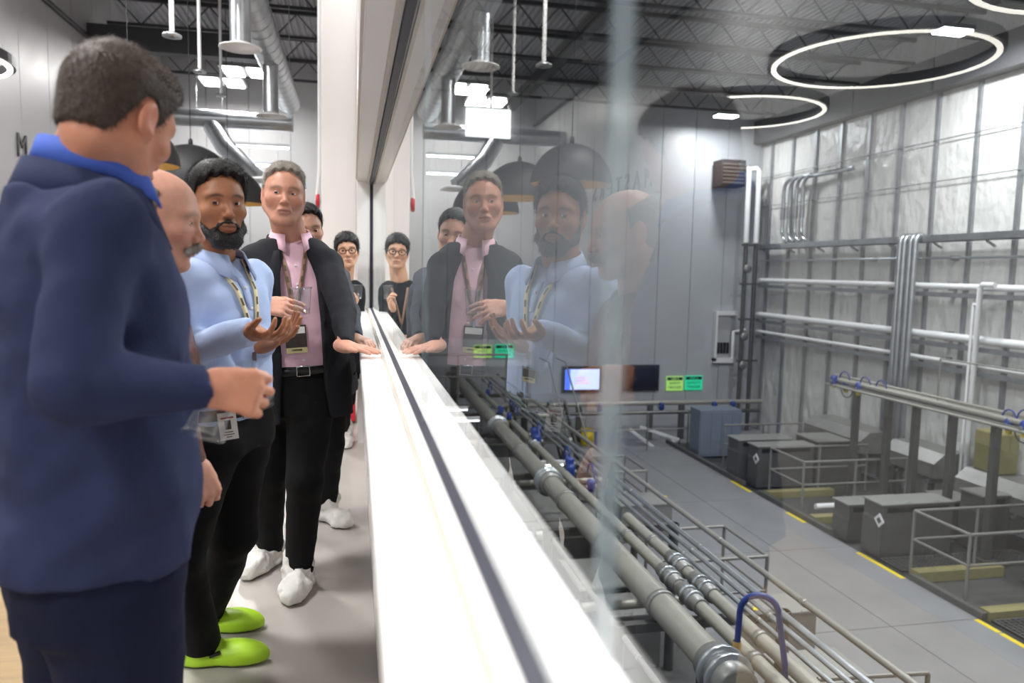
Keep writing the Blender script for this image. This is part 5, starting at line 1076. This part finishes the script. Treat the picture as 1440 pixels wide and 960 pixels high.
S.wrinkle(0.002, 160); S.build('moustache', 'hair_grey', P2)
strands('moustache_strands', 'hair_grey', P2, S, 700, 0.013, lambda p: np.tile(-R2[:, 2]+0.3*R2[:, 1], (len(p), 1)), 0.0011)

# --- near man in the navy blazer, seen from behind
hd = A(166, 168, 1.46); nk = A(122, 262, 1.46); pel = A(124, 772, 1.46)
aR = (nk+V3(0.075, -0.18, -0.06), A(98, 545, 1.20), A(286, 546, 1.30)); aL = (nk+V3(-0.08, 0.18, -0.06), nk+V3(-0.14, 0.24, -0.32), nk+V3(-0.10, 0.22, -0.55))
hR = dict(d=V3(0.93, 0.12, -0.12), n=V3(0.05, 0.9, -0.35), t=V3(0.2, 0.1, 0.9), curl=(0.85, 0.9, 0.95, 1.0), thumb=(0.35, 0.8), sc=0.95, spread=0.06)
lg = {'R': (V3(pel[0]+0.06, pel[1]-0.06, 0.84), V3(pel[0]+0.07, pel[1]-0.05, 0.47), V3(pel[0]+0.05, pel[1]-0.07, 0.09), 60), 'L': (V3(pel[0]-0.06, pel[1]+0.09, 0.86), V3(pel[0]-0.05, pel[1]+0.12, 0.47), V3(pel[0]-0.08, pel[1]+0.1, 0.09), 45)}
sk = dict(base=s2l(204, 140, 112), lip=s2l(176, 104, 96), red=s2l(204, 112, 92), lid='lid_fair', brow=(s2l(70, 52, 42), 0.8), iris='iris_brown')
P1, T1, R1 = make_person('near man in navy blazer seen from behind, holding a clear cup', (pel[0], pel[1]), pel, nk, 66, hd, 27, 22, 4, 1.0, {'R': aR, 'L': aL}, {'R': hR}, lg, sk, 'blazer', 'cloth_navy', 'denim', w=1.0, belly=0.03, off=0.03, hem=0.0, slv=1.08, topname='blazer', shoe='shoe', wr=(0.010, 17), hf=0.004, legr=1.32)
collar('shirt_collar', 'shirt_royal', P1, nk+T1.R[:, 2]*0.078+T1.R[:, 1]*0.01, T1.R, 0.080, 0.082, 0.044, 0.035, 0.4, 0.014, 0.03, 0.005)
collar('blazer_collar', 'cloth_navy_edge', P1, nk+T1.R[:, 2]*0.040+T1.R[:, 1]*0.004, T1.R, 0.096, 0.098, 0.068, 0.05, 0.55, 0.026, 0.03, 0.007)
S = Sdf(aR[2]-0.1, aR[2]+0.1, 0.006); dr = nrm(aR[2]-aR[1]); S.cone(aR[2]-dr*0.06, aR[2]-dr*0.004, 0.036, 0.036); S.func(aR[2]-0.1, aR[2]+0.1, lambda p: np.maximum(((p-aR[2])@dr)+0.002, -0.05-((p-aR[2])@dr)), 0, 'i'); S.build('shirt_cuff', 'shirt_royal', P1)
HS = hair_cap(hd, R1, 1.0, 0.0042, 0.006, hairline(0.0, 0.004), 'hair', 'hair_brown', P1, 0.0006, top=2.2)
strands('hair_strands', 'hair_brown', P1, HS, 12000, 0.013, lambda p: np.tile(R1[:, 1]*0.4-R1[:, 2]*0.5, (len(p), 1))+R1[:, 2]*(((p-hd)@R1[:, 2] > 0.07)[:, None]*0.9), 0.0009, lift=0.3)
cup('plastic_cup', 'clear plastic cup tilted below the hand of the man in navy', A(302, 568, 1.33), V3(-0.35, -0.1, -1), 0.055, 0.026, 0.034)

# --- man in the grey sweater behind the suit
hd = A(430, 322, 3.84); nk = A(440, 372, 3.88); pel = A(452, 545, 4.02)
aR = (nk+V3(-0.17, 0.02, -0.06), nk+V3(-0.2, 0.08, -0.34), nk+V3(-0.14, -0.06, -0.54)); aL = (A(474, 388, 3.74), A(490, 440, 3.36), np.array((0.0, 3.07, 1.115)))
hL = dict(d=V3(0.75, -0.6, -0.15), n=V3(0, 0, -1), t=V3(-0.5, -0.8, 0), curl=(0.55, 0.6, 0.62, 0.66), thumb=(0.5, 0.3), sc=0.85, spread=0.08)
lg = {'L': (V3(pel[0]+0.07, pel[1], 0.84), V3(-0.115, 4.05, 0.46), V3(-0.14, 4.18, 0.10), 150), 'R': (V3(pel[0]-0.08, pel[1], 0.84), V3(-0.27, 4.05, 0.46), V3(-0.285, 4.18, 0.10), 185)}
sk = dict(base=s2l(206, 156, 132), lip=s2l(170, 104, 96), red=s2l(204, 124, 106), lid='lid_fair', brow=(s2l(50, 40, 34), 0.8))
P5, T5, R5 = make_person('dark-haired man in grey sweater mostly hidden behind the black suit', (pel[0], pel[1]), pel, nk, 155, hd, 165, 10, 8, 1.0, {'R': aR, 'L': aL}, {'L': hL}, lg, sk, 'sweater', 'wool_grey', 'trouser_black', off=0.016, hem=-0.05, topname='sweater', wr=(0.005, 26), hf=0.006)
HS = hair_cap(hd, R5, 1.0, 0.006, 0.010, hairline(0.004), 'hair', 'hair_black', P5, 0.002, top=1.6)
strands('hair_strands', 'hair_black', P5, HS, 1500, 0.025, lambda p: np.tile(R5[:, 0], (len(p), 1)), 0.0013)

# --- person with glasses in black jacket
hd = A(488, 352, 5.72); nk = A(484, 392, 5.78); pel = A(478, 512, 5.82)
aR = (nk+V3(-0.17, 0.0, -0.07), nk+V3(-0.2, 0.05, -0.33), nk+V3(-0.12, -0.18, -0.38)); aL = (nk+V3(0.16, 0.0, -0.07), nk+V3(0.19, 0.02, -0.32), A(496, 428, 5.6))
aL = (nk+V3(0.09, 0.0, -0.075), nk+V3(0.06, -0.02, -0.27), A(496, 431, 5.55))
hL = dict(d=V3(0.25, -0.35, 0.65), n=V3(-0.7, -0.3, 0.1), t=V3(-0.3, -0.8, 0.2), curl=(0.7, 0.74, 0.76, 0.8), thumb=(0.5, 0.6), sc=0.95)
lg = {'L': (V3(pel[0]+0.06, pel[1], 0.80), V3(-0.08, 5.86, 0.44), V3(-0.07, 6.02, 0.10), 175), 'R': (V3(pel[0]-0.08, pel[1], 0.80), V3(-0.22, 5.86, 0.44), V3(-0.24, 5.95, 0.10), 190)}
sk = dict(base=s2l(216, 168, 138), lip=s2l(186, 110, 100), red=s2l(212, 136, 112), lid='lid_asian', brow=(s2l(40, 32, 28), 0.8))
P6, T6, R6 = make_person('black-haired person with dark-rimmed glasses standing by the white pilaster', (pel[0], pel[1]), pel, nk, 178, hd, 178, 2, 4, 1.04, {'R': aR, 'L': aL}, {'L': hL}, lg, sk, 'jacket', 'suit_black', 'trouser_black', w=0.86, off=0.018, hem=-0.08, face=dict(gaze=(0, 0, 1.4)), hf=0.006, legr=0.9, slv=0.92)
HS = hair_cap(hd, R6, 1.04, 0.006, 0.014, lambda q: (np.interp(q[..., 1], [-0.14, -0.06, -0.05, 0.0, 0.03, 0.045, 0.06, 0.075, 0.095, 0.11], [-0.06, -0.06, -0.045, -0.040, -0.030, 0.0, 0.040, 0.058, 0.068, 0.2])-q[..., 2])*0.6, 'hair', 'hair_black', P6, 0.003, top=1.4)
strands('hair_strands', 'hair_black', P6, HS, 1500, 0.03, lambda p: np.tile(-R6[:, 2]+0.4*R6[:, 1], (len(p), 1)), 0.0014)
Rg = frame(178, 2, 4)
g = link('glasses', None, P6); g.location = Vector(hd)-parent_world(P6)
for s in (-1, 1):
    pts = [hd+R6@(V3(s*(0.034+0.025*math.cos(a)*(1 if abs(math.cos(a)) < 0.8 else 0.97)), 0.099, -0.002+0.018*math.sin(a))*1.04) for a in np.linspace(0, 2*math.pi, 21)]
    MB().tube(pts, 0.0028, 6, cap=False).build('lens_rim', 'glasses_black', g); MB().tube([hd+R6@(V3(s*0.059, 0.098, 0.004)*1.04), hd+R6@(V3(s*0.080, 0.0, 0.006)*1.04)], 0.0025, 6).build('temple_arm', 'glasses_black', g)
MB().tube([hd+R6@(V3(-0.010, 0.101, 0.004)*1.04), hd+R6@(V3(0.010, 0.101, 0.004)*1.04)], 0.0025, 6).build('bridge', 'glasses_black', g)
c = lanyard(P6, T6, (-0.06, 0.06), 0.92, 0.0, 0.5, 'lanyard_tan', None, 0.03)
cup('plastic_cup', 'clear plastic cup in the hand of the person with glasses', aL[2]+V3(0.035, -0.05, 0.06), V3(0, 0, 1), 0.10, 0.026, 0.036)

# --- person mostly hidden behind the bearded man
hd = V3(-1.14, 5.0, 1.52); nk = hd+V3(0.02, 0.06, -0.20); pel = V3(-1.06, 5.08, 0.86)
aR = (nk+V3(-0.17, 0.02, -0.07), nk+V3(-0.22, 0.04, -0.30), nk+V3(-0.22, -0.04, -0.55)); aL = (nk+V3(0.17, 0.02, -0.07), nk+V3(0.22, 0.04, -0.30), nk+V3(0.22, -0.06, -0.55))
lg = {'L': (V3(-0.98, 5.08, 0.82), V3(-0.86, 5.06, 0.46), V3(-0.77, 5.16, 0.10), 150), 'R': (V3(-1.14, 5.08, 0.82), V3(-1.16, 5.06, 0.46), V3(-1.18, 5.12, 0.10), 185)}
sk = dict(base=s2l(196, 138, 110), lip=s2l(170, 104, 96), red=s2l(200, 120, 100), lid='lid_fair', brow=(s2l(50, 40, 34), 0.8))
P7, T7, R7 = make_person('dark-haired visitor standing behind the bearded man, seen in the glass', (pel[0], pel[1]), pel, nk, 165, hd, 150, 4, 0, 1.0, {'R': aR, 'L': aL}, {}, lg, sk, 'jacket', 'suit_black', 'trouser_black', w=0.92, off=0.02, hem=-0.1, hf=0.008)
HS = hair_cap(hd, R7, 1.0, 0.007, 0.010, hairline(), 'hair', 'hair_black', P7, 0.002, top=1.6)
